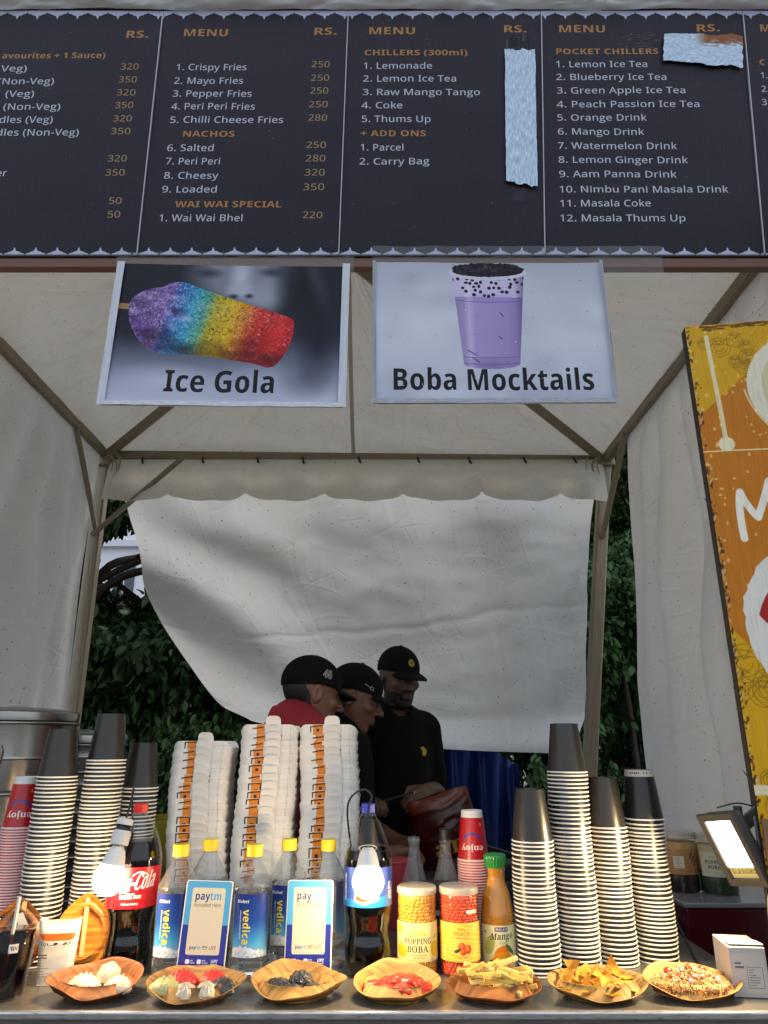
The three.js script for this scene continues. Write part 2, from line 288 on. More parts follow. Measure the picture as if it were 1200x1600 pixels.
const MENU_TEXT = [
  [0,'RS.',-0.736,-0.667,0.679,'G'], [0,'avourites + 1 Sauce)',-1.080,-0.786,0.612,'H'], [0,'Veg)',-1.078,-1.004,0.569,'W'],
  [0,'(Non-Veg)',-1.084,-0.924,0.528,'W'], [0,'(Veg)',-1.059,-0.976,0.488,'W'], [0,'(Non-Veg)',-1.061,-0.900,0.447,'W'],
  [0,'dles (Veg)',-1.069,-0.918,0.407,'W'], [0,'dles (Non-Veg)',-1.074,-0.843,0.368,'W'], [0,'er',-1.062,-1.031,0.243,'W'],
  [0,'320',-0.743,-0.690,0.576,'P'], [0,'350',-0.746,-0.693,0.535,'P'], [0,'320',-0.749,-0.694,0.494,'P'],
  [0,'350',-0.751,-0.698,0.454,'P'], [0,'320',-0.754,-0.699,0.412,'P'], [0,'350',-0.757,-0.700,0.372,'P'],
  [0,'320',-0.760,-0.705,0.288,'P'], [0,'350',-0.764,-0.708,0.245,'P'], [0,'50',-0.749,-0.711,0.160,'P'],
  [0,'50',-0.750,-0.712,0.119,'P'], [1,'MENU',-0.573,-0.441,0.685,'G'], [1,'RS.',-0.203,-0.132,0.689,'G'],
  [1,'1. Crispy Fries',-0.587,-0.386,0.573,'W'], [1,'2. Mayo Fries',-0.590,-0.394,0.530,'W'], [1,'3. Pepper Fries',-0.592,-0.369,0.489,'W'],
  [1,'4. Peri Peri Fries',-0.593,-0.359,0.449,'W'], [1,'5. Chilli Cheese Fries',-0.596,-0.279,0.407,'W'], [1,'NACHOS',-0.559,-0.412,0.364,'H'],
  [1,'6. Salted',-0.599,-0.467,0.320,'W'], [1,'7. Peri Peri',-0.600,-0.448,0.279,'W'], [1,'8. Cheesy',-0.603,-0.453,0.236,'W'],
  [1,'9. Loaded',-0.606,-0.453,0.194,'W'], [1,'WAI WAI SPECIAL',-0.567,-0.278,0.150,'H'], [1,'1. Wai Wai Bhel',-0.610,-0.380,0.108,'W'],
  [1,'250',-0.206,-0.152,0.583,'P'], [1,'250',-0.207,-0.153,0.540,'P'], [1,'250',-0.208,-0.155,0.499,'P'],
  [1,'250',-0.211,-0.156,0.456,'P'], [1,'280',-0.212,-0.157,0.414,'P'], [1,'250',-0.216,-0.159,0.329,'P'],
  [1,'280',-0.217,-0.160,0.288,'P'], [1,'320',-0.219,-0.161,0.245,'P'], [1,'350',-0.222,-0.162,0.202,'P'],
  [1,'220',-0.222,-0.166,0.118,'P'], [2,'MENU',-0.046,0.092,0.690,'G'], [2,'RS.',0.337,0.408,0.696,'G'],
  [2,'CHILLERS (300ml)',-0.057,0.237,0.621,'H'], [2,'1. Lemonade',-0.060,0.137,0.578,'W'], [2,'2. Lemon Ice Tea',-0.060,0.205,0.537,'W'],
  [2,'3. Raw Mango Tango',-0.061,0.270,0.494,'W'], [2,'4. Coke',-0.063,0.053,0.452,'W'], [2,'5. Thums Up',-0.064,0.131,0.409,'W'],
  [2,'+ ADD ONS',-0.066,0.117,0.366,'H'], [2,'1. Parcel',-0.067,0.056,0.322,'W'], [2,'2. Carry Bag',-0.069,0.125,0.279,'W'],
  [3,'MENU',0.494,0.633,0.697,'G'], [3,'RS.',0.885,0.958,0.699,'G'], [3,'POCKET CHILLERS',0.484,0.777,0.626,'H'],
  [3,'1. Lemon Ice Tea',0.482,0.744,0.583,'W'], [3,'2. Blueberry Ice Tea',0.482,0.795,0.542,'W'], [3,'3. Green Apple Ice Tea',0.482,0.845,0.499,'W'],
  [3,'4. Peach Passion Ice Tea',0.481,0.881,0.456,'W'], [3,'5. Orange Drink',0.479,0.729,0.414,'W'], [3,'6. Mango Drink',0.479,0.719,0.370,'W'],
  [3,'7. Watermelon Drink',0.477,0.807,0.326,'W'], [3,'8. Lemon Ginger Drink',0.477,0.834,0.283,'W'], [3,'9. Aam Panna Drink',0.477,0.800,0.240,'W'],
  [3,'10. Nimbu Pani Masala Drink',0.475,0.937,0.194,'W'], [3,'11. Masala Coke',0.475,0.725,0.152,'W'], [3,'12. Masala Thums Up',0.473,0.816,0.108,'W'],
  [4,'M',1.067,1.102,0.699,'G'], [4,'C',1.057,1.075,0.590,'H'], [4,'1.',1.057,1.078,0.547,'W'],
  [4,'2.',1.055,1.078,0.504,'W'], [4,'3.',1.052,1.076,0.461,'W'], [4,'1',1.058,1.065,0.329,'W'],
];

// ---------------------------------------------------------------- menu board
const goldA = '#b07c42', goldB = '#9c7440', inkW = '#c6c9d6';
const PW = 1500;                                            // texture pixels per metre
const menuBump = dataTex(256, 256, (u, v) => 0.5 + 0.2 * Math.sin(u * 2 * Math.PI * 64) + 0.3 * fbm(u * 6, v * 6, 2, 3));
function menuPanel(k, x0t, x1t, x0b, x1b, h) {
  const xa = Math.min(x0t, x0b), xb = Math.max(x1t, x1b), W = xb - xa;
  const tex = canvas(Math.round(W * PW), Math.round(h * PW), (c, w, hh) => {
    const X = (x) => (x - xa) * PW, Y = (y) => (h - y) * PW;
    c.fillStyle = '#272129'; c.fillRect(0, 0, w, hh);
    for (let i = 0; i < 9000; i++) { c.fillStyle = rnd() < 0.5 ? 'rgba(70,60,58,0.10)' : 'rgba(10,8,8,0.13)'; c.fillRect(rnd() * w, rnd() * hh, rr(1, 4), rr(1, 30)); }
    for (let i = 0; i < 60; i++) { c.fillStyle = rnd() < 0.6 ? 'rgba(150,160,180,0.55)' : 'rgba(8,6,6,0.8)'; c.beginPath(); c.ellipse(rnd() * w, rnd() * hh, rr(0.8, 2.2), rr(0.8, 3), rnd() * 3, 0, 7); c.fill(); }
    if (k === 2) { for (let i = 0; i < 16; i++) { c.fillStyle = 'rgba(8,6,8,0.5)'; c.fillRect(X(0.345) + rr(0, 90), Y(rr(0.66, 0.69)), rr(6, 14), rr(30, 60)); c.fillStyle = 'rgba(120,125,145,0.35)'; c.fillRect(X(0.345) + rr(0, 90), Y(rr(0.655, 0.69)), rr(2, 5), rr(20, 60)); } for (let i = 0; i < 40; i++) { c.fillStyle = 'rgba(130,135,150,0.2)'; c.fillRect(X(0.348), Y(0.215) + i * 1.7, rr(40, 85), 1); } }
    if (k === 3) for (let i = 0; i < 60; i++) { c.fillStyle = rnd() < 0.5 ? 'rgba(10,8,8,0.4)' : 'rgba(140,140,150,0.25)'; c.save(); c.translate(X(rr(0.66, 0.77)), Y(rr(0.645, 0.7))); c.rotate(rr(-0.3, 0.3)); c.fillRect(0, 0, rr(10, 50), rr(2, 7)); c.restore(); }
    for (let i = 0; i < 90; i++) { c.fillStyle = 'rgba(120,125,145,0.05)'; c.fillRect(rnd() * w, rnd() * hh, rr(60, 300), 2); }
    // ornamental borders
    const orn = (y, s) => {
      c.fillStyle = '#b7bbd4';
      c.beginPath(); c.moveTo(0, y);
      const p = 0.0575 * PW;
      for (let i = -1; i * p < w + p; i++) {
        const bx = i * p;
        c.lineTo(bx, y + s * 6); c.lineTo(bx + p * 0.05, y + s * 14); c.quadraticCurveTo(bx + p * 0.18, y + s * 14, bx + p * 0.27, y + s * 21);
        c.lineTo(bx + p * 0.42, y + s * 25); c.lineTo(bx + p * 0.5, y + s * 42); c.lineTo(bx + p * 0.58, y + s * 25); c.lineTo(bx + p * 0.73, y + s * 21);
        c.quadraticCurveTo(bx + p * 0.82, y + s * 14, bx + p * 0.95, y + s * 14);
      }
      c.lineTo(w + 200, y); c.closePath(); c.fill();
      c.fillStyle = '#292329';
      for (let i = -1; i * p < w + p; i++) { c.beginPath(); c.arc(i * p, y + s * 17, 7, 0, 7); c.arc(i * p - 8, y + s * 24, 6, 0, 7); c.arc(i * p + 8, y + s * 24, 6, 0, 7); c.fill(); }
      c.fillStyle = '#8f93a8'; c.fillRect(0, y - (s > 0 ? 3 : 0), w, 3);
    };
    orn(8, 1); orn(hh - 8, -1);
    c.fillStyle = '#241f1e'; c.fillRect(0, 0, w, 6); c.fillRect(0, hh - 6, w, 6);
    for (const [p, t, a, b, y, s] of MENU_TEXT) {
      if (p !== k) continue;
      const bold = s === 'G' || s === 'H', size = { G: 48, H: 38, W: 42, P: 41 }[s];
      c.font = (bold ? 'bold ' : '') + size + 'px sans-serif'; c.fillStyle = s === 'W' ? inkW : s === 'P' ? '#a8895e' : goldA;
      const m = c.measureText(t).width, want = (b - a) * PW;
      c.save(); c.translate(X(a), Y(y)); c.transform(1, 0, k < 2 ? -0.05 : 0, 1, 0, 0); c.scale(want / m, 1); c.fillText(t, 0, 0); c.restore();
    }
  });
  const g = sheet(24, 30, (u, v) => {
    const y = v * h, x = lerp(lerp(x0b, x1b, u), lerp(x0t, x1t, u), v);
    return [x, y, 0.004 + 0.003 * fbm(x * 4, y * 5, k, 2)];
  });
  const p = g.attributes.position, uv = g.attributes.uv;
  for (let i = 0; i < p.count; i++) uv.setXY(i, (p.getX(i) - xa) / W, p.getY(i) / h);
  return [g, std(0xffffff, 0.5, { map: tex, specularIntensity: 0.45, specularColor: rgb(0.75, 0.8, 1), bumpMap: menuBump, bumpScale: 0.0006 })];
}
const boardAt = V(0, 2.552, 1.6), boardTilt = THREE.MathUtils.degToRad(8);
const menu = thing('menu_board', 'wide dark brown menu board with gold headings and white item lists', 'menu board', boardAt);
menu.rotation.x = boardTilt;
{
  const H = 0.772, cut = [[-1.22, -1.25], [-0.631, -0.66], [-0.102, -0.121], [0.449, 0.43], [1.024, 1.017], [1.6, 1.6]];
  for (let k = 0; k < 5; k++) { const [g, m] = menuPanel(k, cut[k][0] + 0.0012, cut[k + 1][0] - 0.0012, cut[k][1] + 0.0012, cut[k + 1][1] - 0.0012, H); mesh('menu_panel', g, m, menu); }
  const strip = std([0.45, 0.46, 0.52], 0.4);
  for (let k = 1; k < 5; k++) mesh('divider_strip', bar(new THREE.Vector3(cut[k][1], 0.012, 0.006), new THREE.Vector3(cut[k][0], H - 0.012, 0.006), 0.0026, 0.006), strip, menu);
  const wood = std([0.1, 0.05, 0.03], 0.7);
  mesh('backing_board', box(2.84, H + 0.006, 0.012, 0.18, H / 2, -0.008, 0.002), wood, menu);
  mesh('bottom_rail', box(2.86, 0.028, 0.03, 0.18, -0.016, -0.004, 0.003), std([0.16, 0.075, 0.05], 0.55), menu);
  mesh('rail_edge', box(2.86, 0.006, 0.034, 0.18, 0.0025, -0.001, 0.002), std([0.05, 0.045, 0.05], 0.35), menu);
  mesh('top_rail', box(2.86, 0.03, 0.03, 0.18, H + 0.016, -0.006, 0.003), wood, menu);
  // posts that carry the board, outside the picture
  for (const x of [-1.3, 1.62]) mesh('support_post', box(0.05, 3.6, 0.05, x, -0.9, -0.045, 0.004), M.tentSteel, menu).rotation.x = 0;
}
{ // crumpled polythene pulled over the top of the board
  const g = sheet(220, 26, (u, v) => {
    const x = lerp(-1.3, 1.6, u), a = lerp(-1.0, 2.9, v), r = 0.05 + 0.02 * fbm(x * 5, v * 4, 1, 3) + 0.012 * Math.abs(fbm(x * 24, v * 9, 4, 3));
    return [x, Math.sin(a) * r * 0.75 + 0.012 * fbm(x * 3, 2, 2), Math.cos(a) * r * 0.8 + 0.006 * fbm(x * 14, v * 8, 5, 2)];
  });
  const m = mesh('plastic_cover', g, std([0.9, 0.92, 0.94], 0.35, { transmission: 0.5, thickness: 0, side: THREE.DoubleSide }));
  m.position.copy(boardAt).add(new THREE.Vector3(0, 0.8 * Math.cos(boardTilt), 0.8 * Math.sin(boardTilt) - 0.012)); m.rotation.x = boardTilt;
  tag(m, 'crumpled pale plastic sheet wrapped over the top edge of the menu board', 'plastic sheet');
}
function foil(x0, x1, y0, y1, label, rag, rusty) {
  const n = 60, g = sheet(n, Math.round(n * Math.abs((y1 - y0) / (x1 - x0))) || 8, (u, v) => {
    const eu = Math.abs(2 * u - 1), ev = Math.abs(2 * v - 1), e = Math.max(eu, ev);
    const x = lerp(x0, x1, u) + rag * 0.5 * fbm(v * 5 + x0 * 9, 2, 1) * eu + rag * 0.7 * (v - 0.5), y = lerp(y0, y1, v) + rag * fbm(u * 5, x0 * 7, 3) * ev - rag * 1.3 * u * (1 - v);
    return [x, y, 0.0095 + 0.0035 * Math.abs(fbm(x * 26 + y * 9, y * 22, 3, 2)) + 0.003 * Math.abs(fbm(x * 60 - y * 30, y * 12, 8, 2)) + 0.0015 * e * e];
  });
  const tex = dataTex(256, 256, (u, v) => { const w = 0.8 + 0.25 * fbm(u * 20, v * 20, 4); const r = rusty ? smooth(0.62, 0.8, v + 0.3 * fbm(u * 9, v * 9, 6)) * smooth(0.35, 0.6, u) : 0; return [lerp(w * 0.86, 0.5, r), lerp(w * 0.93, 0.28, r), lerp(w, 0.14, r)]; }, true);
  const m = mesh('silver_tape', g, std([0.86, 0.9, 0.94], 0.3, { map: tex, metalness: 0.45, side: THREE.DoubleSide }));
  m.position.copy(boardAt); m.rotation.x = boardTilt; tag(m, label, 'tape patch', 'silver tape patches on the menu board');
}
foil(0.336, 0.421, 0.222, 0.632, 'long upright strip of crumpled silver tape covering the chiller prices', 0.012, false);
foil(0.788, 1.010, 0.596, 0.682, 'short wide patch of silver tape with a rusty stain beside pocket chillers', 0.014, true);
{ // strips of clear packing tape
  const clear = std([0.9, 0.92, 0.95], 0.14, { transmission: 0.95, thickness: 0, specularIntensity: 0.5, side: THREE.DoubleSide });
  const strip = (x0, x1, y0, y1, label) => {
    const g = sheet(60, 8, (u, v) => { const x = lerp(x0, x1, u), y = lerp(y0, y1, v) + 0.004 * fbm(x * 9, v, 3); return [x, y, 0.014 + 0.005 * fbm(x * 18, y * 30, 2, 3)]; });
    const m = mesh('packing_tape', toCreasedNormals(g, 0.3), clear); m.position.copy(boardAt); m.rotation.x = boardTilt; tag(m, label, 'tape', 'clear packing tape on the menu board');
  };
  strip(-0.71, -0.08, -0.05, 0.012, 'clear packing tape holding the ice gola poster to the board');
  strip(-0.03, 0.74, -0.055, 0.03, 'clear packing tape holding the boba mocktails poster to the board');
}

// ---------------------------------------------------------------- hanging posters
function poster(name, label, cx, cy, D, tiltZ, draw, edge) {
  const W = 0.6, H = 0.41, g = thing(name, label, 'poster', V(cx, cy, D), 'posters hung under the menu board');
  g.rotation.z = tiltZ;
  const tex = canvas(1200, 820, draw);
  const s = sheet(30, 20, (u, v) => [(u - 0.5) * W, (v - 0.5) * H, 0.004 + 0.004 * Math.sin(u * 3.1 + cx * 9) + 0.0025 * fbm(u * 4, v * 4, cx * 5, 2)]);
  mesh('print', s, std(0xffffff, 0.5, { map: tex, specularIntensity: 0.35 }), g);
  mesh('backing', box(W, H, 0.003, 0, 0, -0.003, 0.001), std([0.6, 0.6, 0.6], 0.7), g);
  const tp = std(edge, 0.3, { map: dataTex(256, 64, (u, v) => { const a = 0.88 + 0.2 * fbm(u * 30, v * 6, 2, 3) - 0.5 * smooth(0.3, 0.5, fbm(u * 40, v * 10, 9, 3)); return [a, a * 1.01, a * 1.03]; }, true), clearcoat: 0.4 });
  const edgeStrip = (w, h, x, y) => { const q = sheet(40, 3, (u, v) => [x + (u - 0.5) * w + (w < h ? 0.003 * fbm(3, u * 9, cx) : 0), y + (v - 0.5) * h + (w > h ? 0.003 * fbm(u * 12, 1, cx) : 0), 0.0105 + 0.002 * fbm(u * 20, v * 5, 3)]); mesh('tape_edge', q, tp, g); };
  if (edge[0] > 0.5) { edgeStrip(0.02, H + 0.006, -W / 2 + 0.004, 0); edgeStrip(0.02, H + 0.006, W / 2 - 0.004, 0); }
  else { edgeStrip(0.008, H + 0.004, -W / 2 + 0.002, 0); edgeStrip(0.008, H + 0.004, W / 2 - 0.002, 0); }
  edgeStrip(W + 0.012, 0.012, 0, -H / 2 + 0.003);
}
const blob = (c, x, y, rx, ry, col, rot = 0, soft = 1) => { c.save(); c.translate(x, y); c.rotate(rot); c.scale(rx, ry); const g = c.createRadialGradient(0, 0, 1 - soft, 0, 0, 1); g.addColorStop(0, col); g.addColorStop(1, col.replace(/[\d.]+\)$/, '0)')); c.fillStyle = g; c.beginPath(); c.arc(0, 0, 1, 0, 7); c.fill(); c.restore(); };
poster('ice_gola_poster', 'poster of a rainbow ice gola on a dark picture, captioned Ice Gola', -0.397, 2.313, 1.583, -0.012, (c, w, h) => {
  const g = c.createLinearGradient(0, 0, 0, h); g.addColorStop(0, '#171a26'); g.addColorStop(0.5, '#272b3a'); g.addColorStop(0.78, '#8a8fa4'); g.addColorStop(1, '#c3c7d8'); c.fillStyle = g; c.fillRect(0, 0, w, h);
  blob(c, 640, 60, 330, 270, 'rgba(122,126,140,1)', 0.1, 0.55); blob(c, 760, 190, 150, 150, 'rgba(150,154,168,0.95)', 0, 0.8); blob(c, 640, 60, 80, 150, 'rgba(178,182,196,0.95)', 0.05, 0.8); blob(c, 640, 150, 92, 62, 'rgba(166,170,184,0.95)', 0, 0.7); blob(c, 610, 190, 34, 20, 'rgba(22,23,32,0.95)'); blob(c, 690, 186, 30, 18, 'rgba(26,27,36,0.95)'); blob(c, 470, 50, 90, 40, 'rgba(40,42,54,0.9)'); blob(c, 800, 40, 80, 36, 'rgba(44,46,58,0.9)'); blob(c, 700, 270, 120, 36, 'rgba(70,66,78,0.95)', 0.1);
  blob(c, 980, 120, 170, 320, 'rgba(12,14,22,0.95)'); blob(c, 1060, 420, 130, 330, 'rgba(20,22,34,0.9)'); blob(c, 120, 250, 170, 260, 'rgba(16,18,28,0.9)'); blob(c, 1030, 60, 60, 260, 'rgba(90,95,112,0.5)', -0.3);
  blob(c, 300, 690, 330, 120, 'rgba(190,194,210,0.8)'); blob(c, 800, 700, 330, 130, 'rgba(170,175,195,0.8)'); blob(c, 1010, 650, 170, 150, 'rgba(70,74,92,0.7)');
  c.fillStyle = '#9c7a52'; c.save(); c.translate(0, 258); c.rotate(0.06); c.fillRect(-5, -18, 90, 34); c.restore();
  c.save(); c.beginPath(); c.moveTo(78, 250); c.bezierCurveTo(80, 190, 150, 150, 240, 140); c.bezierCurveTo(300, 95, 350, 100, 400, 130); c.lineTo(560, 190); c.lineTo(700, 240); c.bezierCurveTo(800, 275, 900, 300, 930, 330); c.bezierCurveTo(945, 400, 910, 520, 850, 590); c.bezierCurveTo(810, 620, 780, 590, 730, 580); c.lineTo(520, 545); c.lineTo(330, 530); c.bezierCurveTo(240, 540, 190, 510, 160, 470); c.bezierCurveTo(100, 400, 76, 330, 78, 250); c.closePath(); c.clip();
  const q = c.createLinearGradient(80, 260, 930, 450); for (const [t, col] of [[0, '#5b4180'], [0.2, '#7a5ba0'], [0.27, '#2d5fa6'], [0.36, '#2793b8'], [0.44, '#4f9c86'], [0.5, '#b5a31f'], [0.6, '#d4aa12'], [0.68, '#cf7a1c'], [0.76, '#c62a22'], [1, '#b11720']]) q.addColorStop(t, col);
  c.fillStyle = q; c.fillRect(0, 0, w, h);
  for (let i = 0; i < 2600; i++) { const x = rnd() * 900 + 60, y = rnd() * 520 + 90; c.fillStyle = rnd() < 0.45 ? 'rgba(255,255,255,0.2)' : 'rgba(20,5,30,0.24)'; c.beginPath(); c.ellipse(x, y, rr(2, 14), rr(1, 5), rnd() * 3, 0, 7); c.fill(); }
  for (let i = 0; i < 900; i++) { const x = rnd() * 400 + 60, y = rnd() * 460 + 100; c.fillStyle = 'rgba(230,220,245,0.3)'; c.beginPath(); c.ellipse(x, y, rr(2, 8), rr(1, 4), rnd() * 3, 0, 7); c.fill(); }
  for (let i = 0; i < 40; i++) blob(c, 130 + i * 20, 440 + i * 4 + rr(-50, 40), rr(40, 110), rr(25, 60), 'rgba(30,8,20,0.3)');
  for (let i = 0; i < 1500; i++) { const t = rnd(), x = 90 + t * 800, y = 150 + t * 150 + Math.abs(gauss()) * 120; c.strokeStyle = 'rgba(255,252,245,' + rr(0.08, 0.4).toFixed(2) + ')'; c.lineWidth = rr(1, 3.5); c.beginPath(); c.moveTo(x, y); c.lineTo(x + rr(-12, 12), y + rr(-8, 8)); c.stroke(); }
  for (let i = 0; i < 30; i++) blob(c, rr(100, 380), rr(180, 460), rr(20, 60), rr(15, 40), rnd() < 0.5 ? 'rgba(210,190,230,0.35)' : 'rgba(40,20,70,0.4)');
  blob(c, 860, 400, 70, 150, 'rgba(235,60,55,0.6)', 0.3); blob(c, 700, 470, 120, 60, 'rgba(60,14,30,0.5)');
  c.restore();
  c.fillStyle = '#15151b'; c.font = 'bold 168px sans-serif'; const m = c.measureText('Ice Gola').width; c.save(); c.translate(300, 745); c.scale(560 / m, 1); c.fillText('Ice Gola', 0, 0); c.restore();
}, [0.72, 0.75, 0.8]);
poster('boba_mocktails_poster', 'pale poster of a purple boba drink in a cup, captioned Boba Mocktails', 0.273, 2.321, 1.583, 0.004, (c, w, h) => {
  const g = c.createLinearGradient(0, 0, 0, h); g.addColorStop(0, '#a9aebd'); g.addColorStop(0.5, '#c9cdd9'); g.addColorStop(1, '#b3b9ca'); c.fillStyle = g; c.fillRect(0, 0, w, h);
  for (let i = 0; i < 40; i++) blob(c, rnd() * w, rnd() * h, rr(60, 240), rr(40, 140), rnd() < 0.5 ? 'rgba(225,228,238,0.22)' : 'rgba(120,126,145,0.15)');
  const tx = (y) => 408 + (y - 40) * 0.085, tb = (y) => 792 - (y - 40) * 0.095;
  c.beginPath(); c.moveTo(tx(60), 60); c.lineTo(tx(600), 600); c.bezierCurveTo(tx(620) + 10, 640, tb(620) - 10, 640, tb(600), 600); c.lineTo(tb(60), 60); c.closePath();
  const q = c.createLinearGradient(400, 0, 800, 0); q.addColorStop(0, '#8b7dae'); q.addColorStop(0.25, '#a594c6'); q.addColorStop(0.7, '#9c8bc0'); q.addColorStop(1, '#7a6a9f'); c.fillStyle = q; c.fill();
  c.save(); c.clip(); c.fillStyle = 'rgba(210,200,228,0.75)'; c.fillRect(380, 60, 440, 150); blob(c, 600, 225, 240, 40, 'rgba(150,125,190,0.5)');
  const hl = c.createLinearGradient(430, 0, 780, 0); hl.addColorStop(0.1, 'rgba(235,228,248,0)'); hl.addColorStop(0.18, 'rgba(235,228,248,0.35)'); hl.addColorStop(0.27, 'rgba(235,228,248,0)'); hl.addColorStop(0.86, 'rgba(60,45,95,0)'); hl.addColorStop(1, 'rgba(60,45,95,0.45)'); c.fillStyle = hl; c.fillRect(380, 60, 440, 600); blob(c, 600, 610, 190, 60, 'rgba(80,60,120,0.35)');
  c.strokeStyle = 'rgba(90,70,130,0.6)'; c.lineWidth = 4; for (const y of [222, 548, 585]) { c.beginPath(); c.ellipse(600, y, 190, 18, 0, 0, Math.PI); c.stroke(); }
  c.fillStyle = 'rgba(20,16,28,0.95)'; for (let j = 0; j < 5; j++) for (let i = 0; i < 15; i++) if (rnd() < 0.62 - j * 0.07) { c.beginPath(); c.ellipse(412 + i * 27 + (j % 2) * 13 + rr(-5, 5), 100 + j * 25 + rr(-6, 6), rr(8, 11), rr(8, 11), 0, 0, 7); c.fill(); }
  for (const [x, y] of [[640, 440], [480, 520], [500, 560], [655, 300]]) { c.save(); c.translate(x, y); c.rotate(rr(0.3, 1)); c.fillStyle = 'rgba(70,50,110,0.7)'; c.fillRect(0, 0, rr(20, 60), 7); c.restore(); }
  c.restore();
  c.fillStyle = '#c9c8d6'; c.beginPath(); c.ellipse(600, 62, 205, 44, 0, 0, 7); c.fill(); c.fillStyle = '#2a2634'; c.beginPath(); c.ellipse(600, 52, 186, 34, 0, 0, 7); c.fill();
  for (let i = 0; i < 420; i++) { const a = rnd() * 6.3, r = Math.sqrt(rnd()); c.fillStyle = rnd() < 0.82 ? '#121019' : '#2c2838'; c.beginPath(); c.ellipse(600 + Math.cos(a) * r * 180, 42 + Math.sin(a) * r * 36, rr(11, 17), rr(8, 13), 0, 0, 7); c.fill(); }
  c.fillStyle = '#111116'; c.font = 'bold 165px sans-serif'; const m = c.measureText('Boba Mocktails').width; c.save(); c.translate(88, 748); c.scale(1016 / m, 1); c.fillText('Boba Mocktails', 0, 0); c.restore();
  for (let i = 0; i < 90; i++) { c.fillStyle = rnd() < 0.4 ? 'rgba(40,42,55,0.5)' : 'rgba(240,244,255,0.8)'; c.beginPath(); c.ellipse(rnd() * w, rnd() * h, rr(1, 4), rr(1, 4), 0, 0, 7); c.fill(); }
}, [0.42, 0.44, 0.47]);

